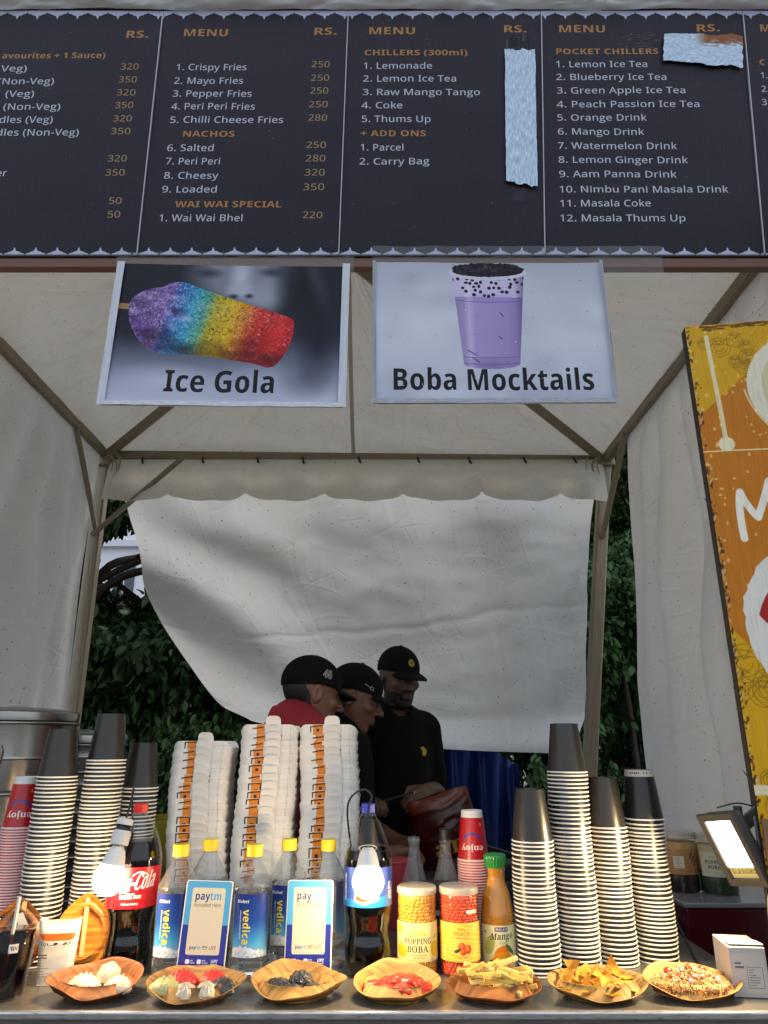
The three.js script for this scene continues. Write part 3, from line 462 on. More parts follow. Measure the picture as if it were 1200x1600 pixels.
// ---------------------------------------------------------------- yellow momo sign at the counter's end
{
  const H = 2.2, W = 0.95, s = thing('momo_sign', 'tall peeling yellow and orange sign with a brushed white letter M', 'sign', V(0.785, 0.15, 1.625));
  s.rotation.y = THREE.MathUtils.degToRad(-8.3);
  const K = 900, tex = canvas(Math.round(W * K), Math.round(H * K), (c, w, h) => {
    const S = (v) => v * K;
    c.fillStyle = '#bd7213'; c.fillRect(0, 0, w, h);
    const yellow = '#cf9c0f';
    c.fillStyle = yellow; c.beginPath(); c.moveTo(0, 0); c.lineTo(w, 0); c.lineTo(w, S(0.02)); c.lineTo(S(0.16), S(0.12)); c.lineTo(0, S(0.26)); c.closePath(); c.fill();
    c.beginPath(); c.moveTo(0, S(0.78)); c.lineTo(S(0.05), S(0.84)); c.lineTo(S(0.2), S(1.0)); c.lineTo(w, S(1.02)); c.lineTo(w, h); c.lineTo(0, h); c.closePath(); c.fill();
    c.strokeStyle = 'rgba(128,92,10,0.55)'; c.lineWidth = 2;
    const doodle = (x, y, r) => { c.beginPath(); for (let k = 0; k < 3; k++) { c.moveTo(x + r * (1 - k * 0.3), y); c.arc(x, y, r * (1 - k * 0.3), 0, 5.6); } c.stroke(); c.beginPath(); for (let k = 0; k < 6; k++) { c.moveTo(x, y - r * 0.2); c.quadraticCurveTo(x + r * 0.4 * Math.cos(k), y - r * 0.6, x + r * Math.cos(k * 1.1), y - r * Math.abs(Math.sin(k * 1.1))); } c.stroke(); };
    for (let i = 0; i < 34; i++) doodle(rr(0, S(0.35)), rr(S(0.86), S(1.5)), rr(18, 42));
    for (let i = 0; i < 9; i++) doodle(rr(S(0.04), S(0.2)), rr(S(0.03), S(0.13)), rr(14, 26));
    // plates
    c.fillStyle = '#ded6bf'; c.beginPath(); c.arc(S(0.275), S(0.19), S(0.15), 0, 7); c.fill(); c.fillStyle = '#cfc59c'; c.beginPath(); c.arc(S(0.285), S(0.19), S(0.125), 0, 7); c.fill();
    blob(c, S(0.245), S(0.16), S(0.055), S(0.05), 'rgba(222,180,70,1)', 0, 0.3); blob(c, S(0.225), S(0.215), S(0.05), S(0.035), 'rgba(190,130,50,1)', 0, 0.3); c.strokeStyle = '#a8742a'; c.lineWidth = 4; for (let k = 0; k < 5; k++) { c.beginPath(); c.arc(S(0.25), S(0.2), S(0.02 + k * 0.012), 3.4, 5.2); c.stroke(); }
    c.strokeStyle = '#d9c79a'; c.lineWidth = 4; c.beginPath(); c.arc(S(0.33), S(0.16), S(0.215), 1.7, 3.0); c.stroke();
    c.fillStyle = '#d9d6cd'; c.beginPath(); for (let i = 0; i <= 80; i++) { const a = i / 80 * 6.283, r = S(0.192) + 7 * fbm(i * 0.6, 1, 2) + rr(-2, 2); c.lineTo(S(0.225) + r * Math.cos(a), S(0.775) + r * Math.sin(a) * 1.03); } c.fill();
    c.fillStyle = '#a3221a'; c.beginPath(); c.moveTo(S(0.066), S(0.755)); c.quadraticCurveTo(S(0.1), S(0.66), S(0.2), S(0.64)); c.lineTo(S(0.36), S(0.72)); c.quadraticCurveTo(S(0.33), S(0.84), S(0.2), S(0.83)); c.quadraticCurveTo(S(0.1), S(0.81), S(0.066), S(0.755)); c.fill();
    c.strokeStyle = '#c94a3a'; c.lineWidth = 5; for (let k = 0; k < 5; k++) { c.beginPath(); c.moveTo(S(0.1), S(0.755)); c.quadraticCurveTo(S(0.16), S(0.69 + k * 0.03), S(0.3), S(0.69 + k * 0.03)); c.stroke(); }
    // pointer line with a dot
    c.strokeStyle = '#e3d2a4'; c.lineWidth = S(0.011); c.beginPath(); c.moveTo(S(0.048), S(0.03)); c.lineTo(S(0.056), S(0.32)); c.stroke(); c.fillStyle = '#e9dcb8'; c.beginPath(); c.arc(S(0.056), S(0.335), S(0.019), 0, 7); c.fill();
    c.strokeStyle = '#ead9a6'; c.lineWidth = 3; c.beginPath(); c.moveTo(0, S(0.352)); c.lineTo(w, S(0.36)); c.stroke();
    // brushed letter
    c.strokeStyle = '#ece7da'; c.lineCap = 'round'; c.lineJoin = 'round'; c.lineWidth = S(0.017); c.beginPath(); c.moveTo(S(0.062), S(0.575)); c.quadraticCurveTo(S(0.058), S(0.5), S(0.068), S(0.46)); c.quadraticCurveTo(S(0.08), S(0.5), S(0.1), S(0.525)); c.quadraticCurveTo(S(0.125), S(0.47), S(0.137), S(0.435)); c.quadraticCurveTo(S(0.132), S(0.52), S(0.14), S(0.595)); c.stroke();
    // grain, worn left edge, droplets
    for (let i = 0; i < 5200; i++) { c.fillStyle = rnd() < 0.5 ? 'rgba(60,30,0,0.09)' : 'rgba(255,225,140,0.08)'; c.fillRect(rnd() * w, rnd() * h, rr(1, 2.5), rr(6, 60)); }
    for (let i = 0; i < 420; i++) { const y = rnd() * h, x = Math.abs(gauss()) * S(0.012); c.fillStyle = rnd() < 0.6 ? 'rgba(64,38,14,0.75)' : 'rgba(205,185,150,0.6)'; c.beginPath(); c.ellipse(x, y, rr(0.6, 3), rr(1.5, 8), rnd() * 0.6, 0, 7); c.fill(); }
    for (let i = 0; i < 260; i++) { const y = Math.abs(gauss()) * S(0.015); c.fillStyle = 'rgba(84,52,16,0.7)'; c.fillRect(rnd() * w, y, rr(4, 26), rr(1, 5)); }
    for (let i = 0; i < 130; i++) { const x = rnd() * S(0.35), y = rnd() * S(0.7); c.fillStyle = 'rgba(255,226,150,0.5)'; c.beginPath(); c.ellipse(x, y, rr(1.5, 4), rr(2, 5), 0, 0, 7); c.fill(); }
    c.fillStyle = 'rgba(225,215,190,0.9)'; c.fillRect(0, S(1.115), S(0.2), S(0.02));
  });
  const bump = dataTex(512, 256, (u, v) => 0.5 + 0.35 * Math.sin(u * 190 + 2 * fbm(u * 20, v * 10, 2)) * 0.4 + 0.5 * fbm(u * 30, v * 30, 7, 3));
  const g = sheet(24, 50, (u, v) => [u * W, v * H, 0.016 + 0.004 * fbm(u * 5, v * 8, 4, 3)]);
  mesh('printed_face', g, std(0xffffff, 0.45, { map: tex, bumpMap: bump, bumpScale: 0.0025, specularIntensity: 0.4 }), s);
  mesh('board', bend(new THREE.BoxGeometry(W, H, 0.03, 8, 60, 1).translate(W / 2, H / 2, -0.004), (v) => { if (v.x < 0.01) v.x += 0.0015 * fbm(v.y * 14, 2, 3, 3); }), std([0.035, 0.025, 0.018], 0.85), s);
  mesh('wood_batten', bar(new THREE.Vector3(0.012, 0, 0.026), new THREE.Vector3(0.012, 1.02, 0.026), 0.02, 0.014), std([0.2, 0.11, 0.05], 0.75), s);
  for (const [y, l] of [[1.72, 0.03], [1.1, 0.04], [1.28, 0.02]]) mesh('splinter', new THREE.ConeGeometry(0.005, l, 5).rotateZ(0.6).translate(-0.006, y, 0.01), std([0.05, 0.035, 0.02], 0.9), s);
}

// ---------------------------------------------------------------- counter
{
  const t = thing('serving_counter', 'long steel topped serving counter with a bright metal front edge', 'counter', V(-0.26, 0, 1.93));
  const x0 = -1.3, x1 = 0.772, w = x1 - x0, cx = (x0 + x1) / 2 + 0.26, d0 = 1.545, d1 = 2.32, cz = -(d0 + d1) / 2 + 1.93;
  const steel = std([0.34, 0.32, 0.29], 0.34, { metalness: 0.55, map: dataTex(512, 512, per((x, y) => 0.8 + 0.22 * fbm(x, y, 2, 5) - 0.28 * smooth(0.2, 0.45, fbm(x * 2, y * 2, 9, 4)), 6), true), roughnessMap: dataTex(256, 256, per((x, y) => 0.85 + 0.5 * fbm(x, y, 5, 4), 9)) });
  mesh('countertop', scaleUV(box(w, 0.03, d1 - d0, cx, C - 0.015, cz, 0.003), 2, 1), steel, t);
  mesh('edge_strip', box(w, 0.014, 0.014, cx, C - 0.005, -d0 + 1.93 + 0.0075, 0.004), std([0.72, 0.7, 0.68], 0.25, { metalness: 0.7, map: dataTex(512, 32, (u, v) => 0.85 + 0.2 * fbm(u * 60, v * 3, 2) - 0.4 * smooth(0.25, 0.4, fbm(u * 90, v * 6, 7)), true) }), t);
  mesh('lower_trim', box(w, 0.012, 0.01, cx, C - 0.034, -d0 + 1.93 + 0.006, 0.003), std([0.25, 0.24, 0.24], 0.35, { metalness: 0.6 }), t);
  mesh('front_panel', box(w, C - 0.05, 0.012, cx, (C - 0.05) / 2 + 0.005, -d0 + 1.93 - 0.012, 0.003), std([0.06, 0.025, 0.02], 0.6), t);
  for (const lx of [x0 + 0.05, x1 - 0.05]) for (const lz of [d1 - 0.06, d0 + 0.06]) mesh('leg', box(0.04, C - 0.03, 0.04, lx + 0.26, (C - 0.03) / 2, -lz + 1.93, 0.003), M.tentSteel, t);
}

// ---------------------------------------------------------------- leaf plates with the food
const leafTex = [0, 1].map((k) => dataTex(512, 512, (u, v) => {
  const g = fbm(u * 3 + 0.6 * fbm(u * 2, v * 2, 8), v * 46, k * 5 + 1, 4), l = fbm(u * 5, v * 5, k + 20, 3), d = smooth(0.24, 0.46, fbm(u * 4, v * 12, k * 3 + 7, 4));
  const a = 0.84 + 0.5 * g + 0.2 * l; return [a * (1 - 0.3 * d), a * (0.88 - 0.36 * d), a * (0.68 - 0.36 * d)];
}, true));
const leafMat = (c, k) => std(c, 0.68, { map: leafTex[k], bumpMap: leafTex[k], bumpScale: 0.0018, side: THREE.DoubleSide });
function leafPlateGeo(a, b, H, tips, ph) {
  const n = 96, inner = [[0, 0.012], [0.35, 0.011], [0.58, 0.012], [0.68, 0.016], [0.8, 0.5], [0.9, 0.86], [0.985, 1]], outer = [[1, 0.985], [0.93, 0.84], [0.83, 0.45], [0.71, 0.03], [0.6, 0], [0.3, 0], [0, 0]];
  const ring = [...inner, ...outer], R = (t) => {
    let r = 1 / Math.hypot(Math.cos(t) / a, Math.sin(t) / b);
    for (const [at, len, wd] of tips) { let dlt = Math.atan2(Math.sin(t - at), Math.cos(t - at)); r *= 1 + len * Math.exp(-(dlt * dlt) / (wd * wd)); }
    return r * (1 + 0.014 * Math.sin(t * 3 + ph) + 0.008 * Math.sin(t * 7 + ph * 2));
  };
  const h = (t) => H * (0.92 + 0.48 * Math.sin(t) + 0.12 * Math.sin(2 * t + ph) + 0.05 * Math.sin(5 * t + ph));       // t = 90 deg is the far side
  const pos = [], uv = [], idx = [];
  ring.forEach(([s, y], j) => { for (let i = 0; i <= n; i++) { const t = i / n * 2 * Math.PI, r = R(t) * s, yy = y < 0.1 ? (j < 7 ? y * 0.3 : y) : y * h(t); pos.push(Math.cos(t) * r, Math.max(0, yy), -Math.sin(t) * r); uv.push(0.5 + Math.cos(t) * r * 3.2, 0.5 + Math.sin(t) * r * 3.2); } });
  for (let j = 0; j < ring.length - 1; j++) for (let i = 0; i < n; i++) { const p = j * (n + 1) + i, q = p + 1, r = p + n + 1, s = r + 1; idx.push(p, q, s, p, s, r); }
  const g = new THREE.BufferGeometry(); g.setAttribute('position', new THREE.Float32BufferAttribute(pos, 3)); g.setAttribute('uv', new THREE.Float32BufferAttribute(uv, 2)); g.setIndex(idx); g.computeVertexNormals(); return g;
}
function leafPlate(x, D, a, b, H, tips, ph, col, k, label) {
  const m = mesh('leaf_plate', leafPlateGeo(a, b, H, tips, ph), leafMat(col, k)); m.position.copy(V(x, C + 0.0006, D));
  return tag(m, label, 'leaf plate', 'pressed leaf plates along the counter edge');
}
const PL = [[-0.566, 1.622], [-0.371, 1.612], [-0.173, 1.618], [0.025, 1.612], [0.216, 1.618], [0.419, 1.622], [0.611, 1.628]];
leafPlate(...PL[0], 0.086, 0.068, 0.036, [[Math.PI + 0.1, 0.2, 0.35]], 0.4, [0.3, 0.135, 0.055], 0, 'dark brown pointed leaf plate holding four white momos');
leafPlate(...PL[1], 0.094, 0.068, 0.030, [[0.25, 0.08, 0.3], [Math.PI - 0.2, 0.06, 0.3]], 1.9, [0.5, 0.36, 0.19], 1, 'pale ribbed leaf plate holding red, green, white and black momos');
leafPlate(...PL[2], 0.086, 0.066, 0.034, [[0.1, 0.17, 0.35], [Math.PI - 0.2, 0.08, 0.3]], 3.1, [0.54, 0.38, 0.18], 0, 'boat shaped tan leaf plate holding black momos');
leafPlate(...PL[3], 0.084, 0.066, 0.034, [[Math.PI - 0.4, 0.05, 0.3], [0.3, 0.12, 0.3]], 4.3, [0.56, 0.39, 0.18], 1, 'golden leaf plate holding shiny red chilli momos');
leafPlate(...PL[4], 0.093, 0.07, 0.027, [[0.2, 0.08, 0.3]], 5.0, [0.4, 0.2, 0.085], 0, 'reddish brown leaf plate heaped with pale french fries');
leafPlate(...PL[5], 0.098, 0.068, 0.027, [[0.05, 0.04, 0.3]], 0.9, [0.58, 0.46, 0.23], 1, 'light yellow leaf plate filled with orange nacho chips');
leafPlate(...PL[6], 0.096, 0.068, 0.03, [], 2.6, [0.55, 0.38, 0.18], 0, 'round tan leaf plate filled with bhel mix and diced tomato');

function momoGeo(r, flat, pl, ph) {                         // round dumpling with pleats gathered in a knot
  const g = new THREE.SphereGeometry(1, 64, 36);
  return bend(mergeVertices(g), (v) => {
    const th = Math.atan2(v.z, v.x), up = clamp(v.y, -1, 1), f = smooth(-0.2, 0.75, up) * (1 - 0.6 * smooth(0.93, 1, up));
    const k = 1 + 0.06 * f * Math.sin(th * pl + up * 3 + ph) + 0.16 * fbm(v.x * 1.6 + ph, v.y * 2, v.z * 2 + ph, 2), rid = 0.02 * Math.abs(fbm(v.x * 9, v.y * 9, v.z * 9 + ph, 2)), knot = 0.1 * Math.exp(-((1 - up) * 40));
    const rk = k + (r < 0.0239 ? 1 : 0.6) * rid; v.set(v.x * rk * r, (up < 0 ? up * 0.55 : up * flat) * r * k + knot * r, v.z * rk * r); v.y += 0.5 * r;
  });
}
function crescentGeo(r, ph) {                               // half-moon dumpling with a frilled seam
  const g = new THREE.SphereGeometry(1, 60, 30);
  return bend(mergeVertices(g), (v) => {
    const seam = Math.exp(-((v.z + 0.15) * (v.z + 0.15)) * 18) * smooth(0.1, 0.8, v.y);
    const k = 1 + seam * (0.16 + 0.12 * Math.sin(v.x * 21 + ph)) + 0.06 * fbm(v.x * 3, v.y * 3, v.z * 3 + ph, 2) + 0.07 * Math.abs(fbm(v.x * 7, v.y * 3, v.z * 7 + ph, 2)) + 0.035 * Math.sin(v.x * 26 + 6 * v.z) * smooth(0, 0.6, v.y);
    const c = 1 - 0.25 * v.x * v.x; v.set(v.x * 1.45 * r * (1 + 0.04 * Math.sin(ph)), (v.y < 0 ? v.y * 0.5 : v.y * 0.8) * r * k * c, (v.z * k * c + 0.28 * v.x * v.x) * r); v.y += 0.46 * r;
  });
}
const dough = (c, extra) => std(c, 0.42, { bumpMap: clothBump, bumpScale: 0.0015, clearcoat: 0.15, ...extra });
const DM = { white: dough([0.62, 0.54, 0.38]), red: dough([0.55, 0.025, 0.015], { clearcoat: 0.5 }), green: dough([0.42, 0.4, 0.16]), black: dough([0.025, 0.025, 0.03], { clearcoat: 0.6 }), chilli: dough([0.5, 0.018, 0.01], { clearcoat: 0.25, clearcoatRoughness: 0.3 }) };
function momo(plate, dx, dz, dy, geo, mat, turn, label, group, tilt = 0) {
  const m = mesh('momo', geo, mat); m.position.copy(V(PL[plate][0] + dx, C + 0.0075 + dy, PL[plate][1] - dz)); m.rotation.set(tilt, turn, 0); m.scale.setScalar(plate === 0 ? 0.94 : plate === 2 ? 1.12 : 1.02);
  tag(m, label, 'momo', group);
}
const w1 = momoGeo(0.024, 0.95, 17, 0), w2 = momoGeo(0.022, 1.0, 15, 2), cr1 = crescentGeo(0.0235, 0), cr2 = crescentGeo(0.0215, 2);
momo(0, -0.028, -0.002, 0, cr1, DM.white, 0.3, 'plump white crescent momo at the tip end of the brown plate', 'white momos');
momo(0, 0.012, -0.028, 0.004, momoGeo(0.0245, 1.15, 16, 4), DM.white, 0, 'tall round white momo at the back of the brown plate', 'white momos');
momo(0, -0.004, 0.03, 0, cr2, DM.white, -0.1, 'flattened white momo at the front of the brown plate', 'white momos');
momo(0, 0.047, 0.012, 0, crescentGeo(0.0235, 5), DM.white, -0.25, 'white frilled momo at the broad end of the brown plate', 'white momos');
momo(1, -0.032, -0.018, 0.003, cr1, DM.red, 0.2, 'red momo beside the green momo on the mixed plate', 'coloured momos');
momo(1, 0.032, -0.02, 0.003, crescentGeo(0.022, 7), DM.red, -0.3, 'red momo beside the black momo on the mixed plate', 'coloured momos');
momo(1, -0.052, 0.018, 0, cr1, DM.green, -0.2, 'olive green momo on the mixed plate', 'coloured momos');
momo(1, -0.008, 0.038, 0, momoGeo(0.0185, 1.0, 15, 1), DM.white, 0.4, 'white momo between the green and the other white momo', 'coloured momos');
momo(1, 0.03, 0.034, 0, momoGeo(0.0185, 1.05, 15, 3), DM.white, 1.2, 'white momo touching the black momo on the mixed plate', 'coloured momos');
momo(1, 0.058, 0.01, 0, crescentGeo(0.021, 9), DM.black, -0.5, 'black momo on the mixed plate', 'coloured momos');
const shredGeo = (r, ph) => bend(mergeVertices(new THREE.SphereGeometry(1, 72, 44)), (v) => { const n = Math.abs(fbm(v.x * 4 + ph, v.y * 7, v.z * 4, 3)), s = Math.sin(v.x * 8 + v.z * 5 + 4 * fbm(v.x * 3, v.y * 3, v.z * 3 + ph, 2)); v.multiplyScalar(r * (0.82 + 0.6 * n + 0.035 * s)); v.y = Math.max(v.y, -0.3 * r) + 0.3 * r; });
momo(2, 0.008, -0.006, 0.004, shredGeo(0.0235, 5), DM.black, 0.5, 'tall wrinkled black momo standing on the boat shaped plate', 'black momos');
momo(2, -0.034, 0.006, 0.009, shredGeo(0.021, 3).scale(1.3, 0.6, 0.9), DM.black, 0.15, 'flat wrinkled black momo beside the tall black momo', 'black momos');
momo(2, -0.006, 0.03, 0.008, shredGeo(0.0185, 1).scale(1.5, 0.55, 0.8), DM.black, 0.1, 'black momo lying in front of the tall black momo', 'black momos');
momo(2, 0.036, 0.016, 0.009, shredGeo(0.015, 8).scale(1.4, 0.55, 0.9), DM.black, -0.3, 'small black momo piece beside the dried chilli strip', 'black momos');
{ const m = mesh('dried_chilli', bend(new THREE.SphereGeometry(1, 24, 12), (v) => { v.set(v.x * 0.036, v.y * 0.003 + v.x * 0.005, v.z * 0.006 * (1 - 0.6 * v.x) + 0.004 * Math.sin(v.x * 3)); }), DM.black); m.position.copy(V(PL[2][0] + 0.042, C + 0.013, PL[2][1] - 0.016)); m.rotation.y = -0.15; tag(m, 'long dark dried chilli strip pointing along the black momo plate', 'chilli'); }
for (const [dx, dz, dy, r, t] of [[-0.045, 0.0, 0, 0.02, 0.3], [-0.02, 0.024, 0, 0.019, -0.5], [0.012, 0.03, 0.002, 0.02, 0.2], [0.004, -0.006, 0.008, 0.021, 1.1], [0.03, -0.012, 0.006, 0.02, -0.7], [0.046, 0.014, 0.003, 0.019, 0.9], [-0.014, -0.024, 0.003, 0.017, 2.1], [0.022, 0.012, 0.014, 0.017, 1.7]]) {
  const g = bend(mergeVertices(new THREE.SphereGeometry(1, 40, 24)), (v) => { const k = 1 + 0.3 * fbm(v.x * 1.6 + dx * 90, v.y * 1.6, v.z * 1.6 + dz * 90, 3) + 0.1 * Math.abs(fbm(v.x * 5, v.y * 5, v.z * 5 + t, 2)); v.multiplyScalar(k * r); v.y *= 0.62; v.x *= 1.25; v.y += r * 0.5; });
  momo(3, dx, dz, dy, g, DM.chilli, t, 'crinkled glossy red chilli momo on the golden leaf plate', 'red chilli momos');
}
{ // french fries
  const fm = [[0.84, 0.58, 0.13], [0.86, 0.63, 0.2], [0.78, 0.5, 0.1]].map((c) => std(c, 0.55, { bumpMap: clothBump, bumpScale: 0.001 }));
  const fg = [0, 1, 2, 3, 4].map((k) => bend(new RoundedBoxGeometry(0.042 + 0.006 * k, 0.0088, 0.0088, 3, 0.0022), (v) => { v.y += 4.2 * (k % 3 - 0.6) * v.x * v.x; v.z += 2.5 * (k % 2 ? 1 : -1) * v.x * v.x + 0.0008 * Math.sin(v.x * 200); }));
  for (let i = 0; i < 62; i++) {
    const a = rnd() * 6.28, r = Math.sqrt(rnd()) * 0.05, hx = Math.cos(a) * r * 1.12, hz = Math.min(0.026, Math.sin(a) * r * 0.8), lay = Math.floor(i / 20), y = 0.008 + lay * 0.009 + 0.012 * Math.max(0, 1 - r / 0.06) * (lay + 1) * 0.7 + (hz < -0.02 ? 0.012 : 0);
    const m = mesh('french_fry', fg[i % 5], fm[i % 3]); m.position.copy(V(PL[4][0] + hx + 0.004, C + 0.004 + y, PL[4][1] - hz)); m.rotation.set(rr(-0.3, 0.3), rr(-0.8, 0.9), rr(-0.2, 0.25) + (lay > 1 ? rr(-0.3, 0.3) : 0));
    tag(m, 'pale golden french fry in the heap on the reddish brown plate', 'french fry', 'french fries');
  }
}
{ // nacho chips
  const nt = dataTex(256, 256, (u, v) => { const a = 0.85 + 0.3 * fbm(u * 14, v * 14, 3, 4), s = smooth(0.25, 0.4, fbm(u * 22, v * 22, 11, 3)); return [a, a * (0.74 - 0.25 * s), a * (0.2 - 0.12 * s)]; }, true);
  const nm = std([1, 0.85, 0.5], 0.6, { map: nt, bumpMap: nt, bumpScale: 0.002, side: THREE.DoubleSide });
  const tri = (k) => {
    const s = 0.0205 + 0.0035 * (k % 3), sh = new THREE.Shape(); for (let i = 0; i < 3; i++) { const a = i * 2.094 + 0.3; sh[i ? 'lineTo' : 'moveTo'](Math.cos(a) * s, Math.sin(a) * s); } sh.closePath();
    const g = new THREE.ExtrudeGeometry(sh, { depth: 0.0016, bevelEnabled: true, bevelSize: 0.003, bevelThickness: 0.0008, bevelSegments: 2, curveSegments: 4 });
    const q = sheet(14, 14, (u, v) => { const p = [[Math.cos(0.3), Math.sin(0.3)], [Math.cos(2.394), Math.sin(2.394)], [Math.cos(4.488), Math.sin(4.488)]], b = [1 - v, v * (1 - u), v * u]; const x = s * (b[0] * p[0][0] + b[1] * p[1][0] + b[2] * p[2][0]), y = s * (b[0] * p[0][1] + b[1] * p[1][1] + b[2] * p[2][1]); return [x, y, 14 * x * x - 9 * y * y * (k % 2) + 0.002 * fbm(x * 90, y * 90, k, 2)]; });
    g.dispose(); const back = q.clone(); back.translate(0, 0, -0.0016); return merge([q, back]);
  };
  const ng = [0, 1, 2, 3, 4].map(tri);
  for (let i = 0; i < 34; i++) {
    const a = i * 2.4, r = 0.004 + 0.058 * Math.sqrt(i / 34), hx = Math.cos(a) * r * 1.15, hz = Math.sin(a) * r * 0.72, m = mesh('nacho_chip', ng[i % 5], nm);
    m.position.copy(V(PL[5][0] + hx, C + 0.018 + 0.018 * (1 - r / 0.07) + (hz < -0.015 ? 0.008 : 0), PL[5][1] - hz)); m.rotation.set(-Math.PI / 2 + rr(-0.25, 0.75), rr(-0.4, 0.4), rr(0, 6));
    tag(m, 'orange triangular nacho chip on the light yellow leaf plate', 'nacho chip', 'nacho chips');
  }
  for (const [dx, dz, rx, rz] of [[-0.036, -0.04, 0.1, 0.2], [0.046, -0.04, 0.05, 1.3]]) { const m = mesh('nacho_chip', ng[3], nm); m.position.copy(V(PL[5][0] + dx, C + 0.042, PL[5][1] - dz)); m.rotation.set(rx - 0.25, 0, rz); tag(m, 'orange triangular nacho chip standing up at the back of its plate', 'nacho chip', 'nacho chips'); }
}
{ // bhel: sev strands and puffed rice, with diced vegetables on top
  const parts = [], hgt = (x, z) => 0.03 * Math.max(0, 1 - Math.hypot(x / 0.085, z / 0.062)) + 0.012;
  const col = [[0.5, 0.24, 0.05], [0.36, 0.13, 0.03], [0.55, 0.38, 0.17], [0.28, 0.06, 0.03]];
  for (let i = 0; i < 3600; i++) {
    const a = rnd() * 6.28, r = Math.sqrt(rnd()), x = Math.cos(a) * r * 0.078, z = Math.sin(a) * r * 0.054, y = hgt(x, z) * rr(0.8, 1.12);
    const g = i % 4 ? new THREE.CylinderGeometry(0.0008, 0.0008, rr(0.006, 0.016), 5, 1) : new THREE.SphereGeometry(0.0026, 7, 5).scale(1, 0.7, 1.5);
    T(g, x, y, z, rr(0.9, 2.2), rr(0, 6), rr(-0.6, 0.6)); const c = col[i % 4 === 0 ? 2 : Math.floor(rnd() * 4)]; parts.push(tint(g, () => c));
  }
  const base = new THREE.SphereGeometry(1, 40, 12, 0, 6.2832, 0, Math.PI / 2).scale(0.074, 0.03, 0.05); parts.push(tint(base.translate(0, 0.001, 0), () => [0.3, 0.13, 0.04]));
  const m = mesh('bhel_mix', merge(parts), std([1, 1, 1], 0.6, { vertexColors: true })); m.position.copy(V(PL[6][0] - 0.004, C + 0.006, PL[6][1]));
  tag(m, 'heap of fine fried sev and puffed rice bhel on round plate', 'bhel mix', null, 'stuff');
  const cubes = { tomato: [std([0.55, 0.035, 0.02], 0.25, { clearcoat: 0.5 }), 'glossy red diced tomato on the bhel'], onion: [std([0.62, 0.42, 0.45], 0.4), 'pale pink diced onion on the bhel'], cucumber: [std([0.45, 0.52, 0.25], 0.4), 'pale green diced cucumber on the bhel'] };
  for (let i = 0; i < 44; i++) {
    const k = ['tomato', 'onion', 'cucumber'][i % 5 < 2 ? 0 : i % 5 < 4 ? 1 : 2], a = rnd() * 6.28, r = Math.sqrt(rnd()) * 0.8, x = Math.cos(a) * r * 0.072, z = Math.sin(a) * r * 0.046, s = rr(0.006, 0.011);
    const q = mesh(k + '_piece', bend(new RoundedBoxGeometry(s * 1.2, s * 0.8, s, 2, s * 0.3), (v) => { v.x += 0.15 * v.y; }), cubes[k][0]); q.position.copy(V(PL[6][0] - 0.004 + x, C + 0.006 + hgt(x, z) * 1.02, PL[6][1] - z)); q.rotation.set(rnd() * 3, rnd() * 3, rnd() * 3);
    tag(q, cubes[k][1], k, 'diced vegetables on the bhel');
  }
  for (let i = 0; i < 3; i++) { const q = mesh('cherry_tomato_piece', bend(new THREE.SphereGeometry(0.0085, 20, 14), (v) => { v.y *= 0.8; v.x *= 1 + 0.1 * Math.sin(v.z * 300); }), cubes.tomato[0]); const x = [-0.04, 0.006, 0.03][i], z = [-0.018, -0.026, -0.022][i]; q.position.copy(V(PL[6][0] + x, C + 0.012 + hgt(x, z), PL[6][1] - z)); tag(q, 'larger red tomato chunk at the back of the bhel', 'tomato', 'diced vegetables on the bhel'); }
}

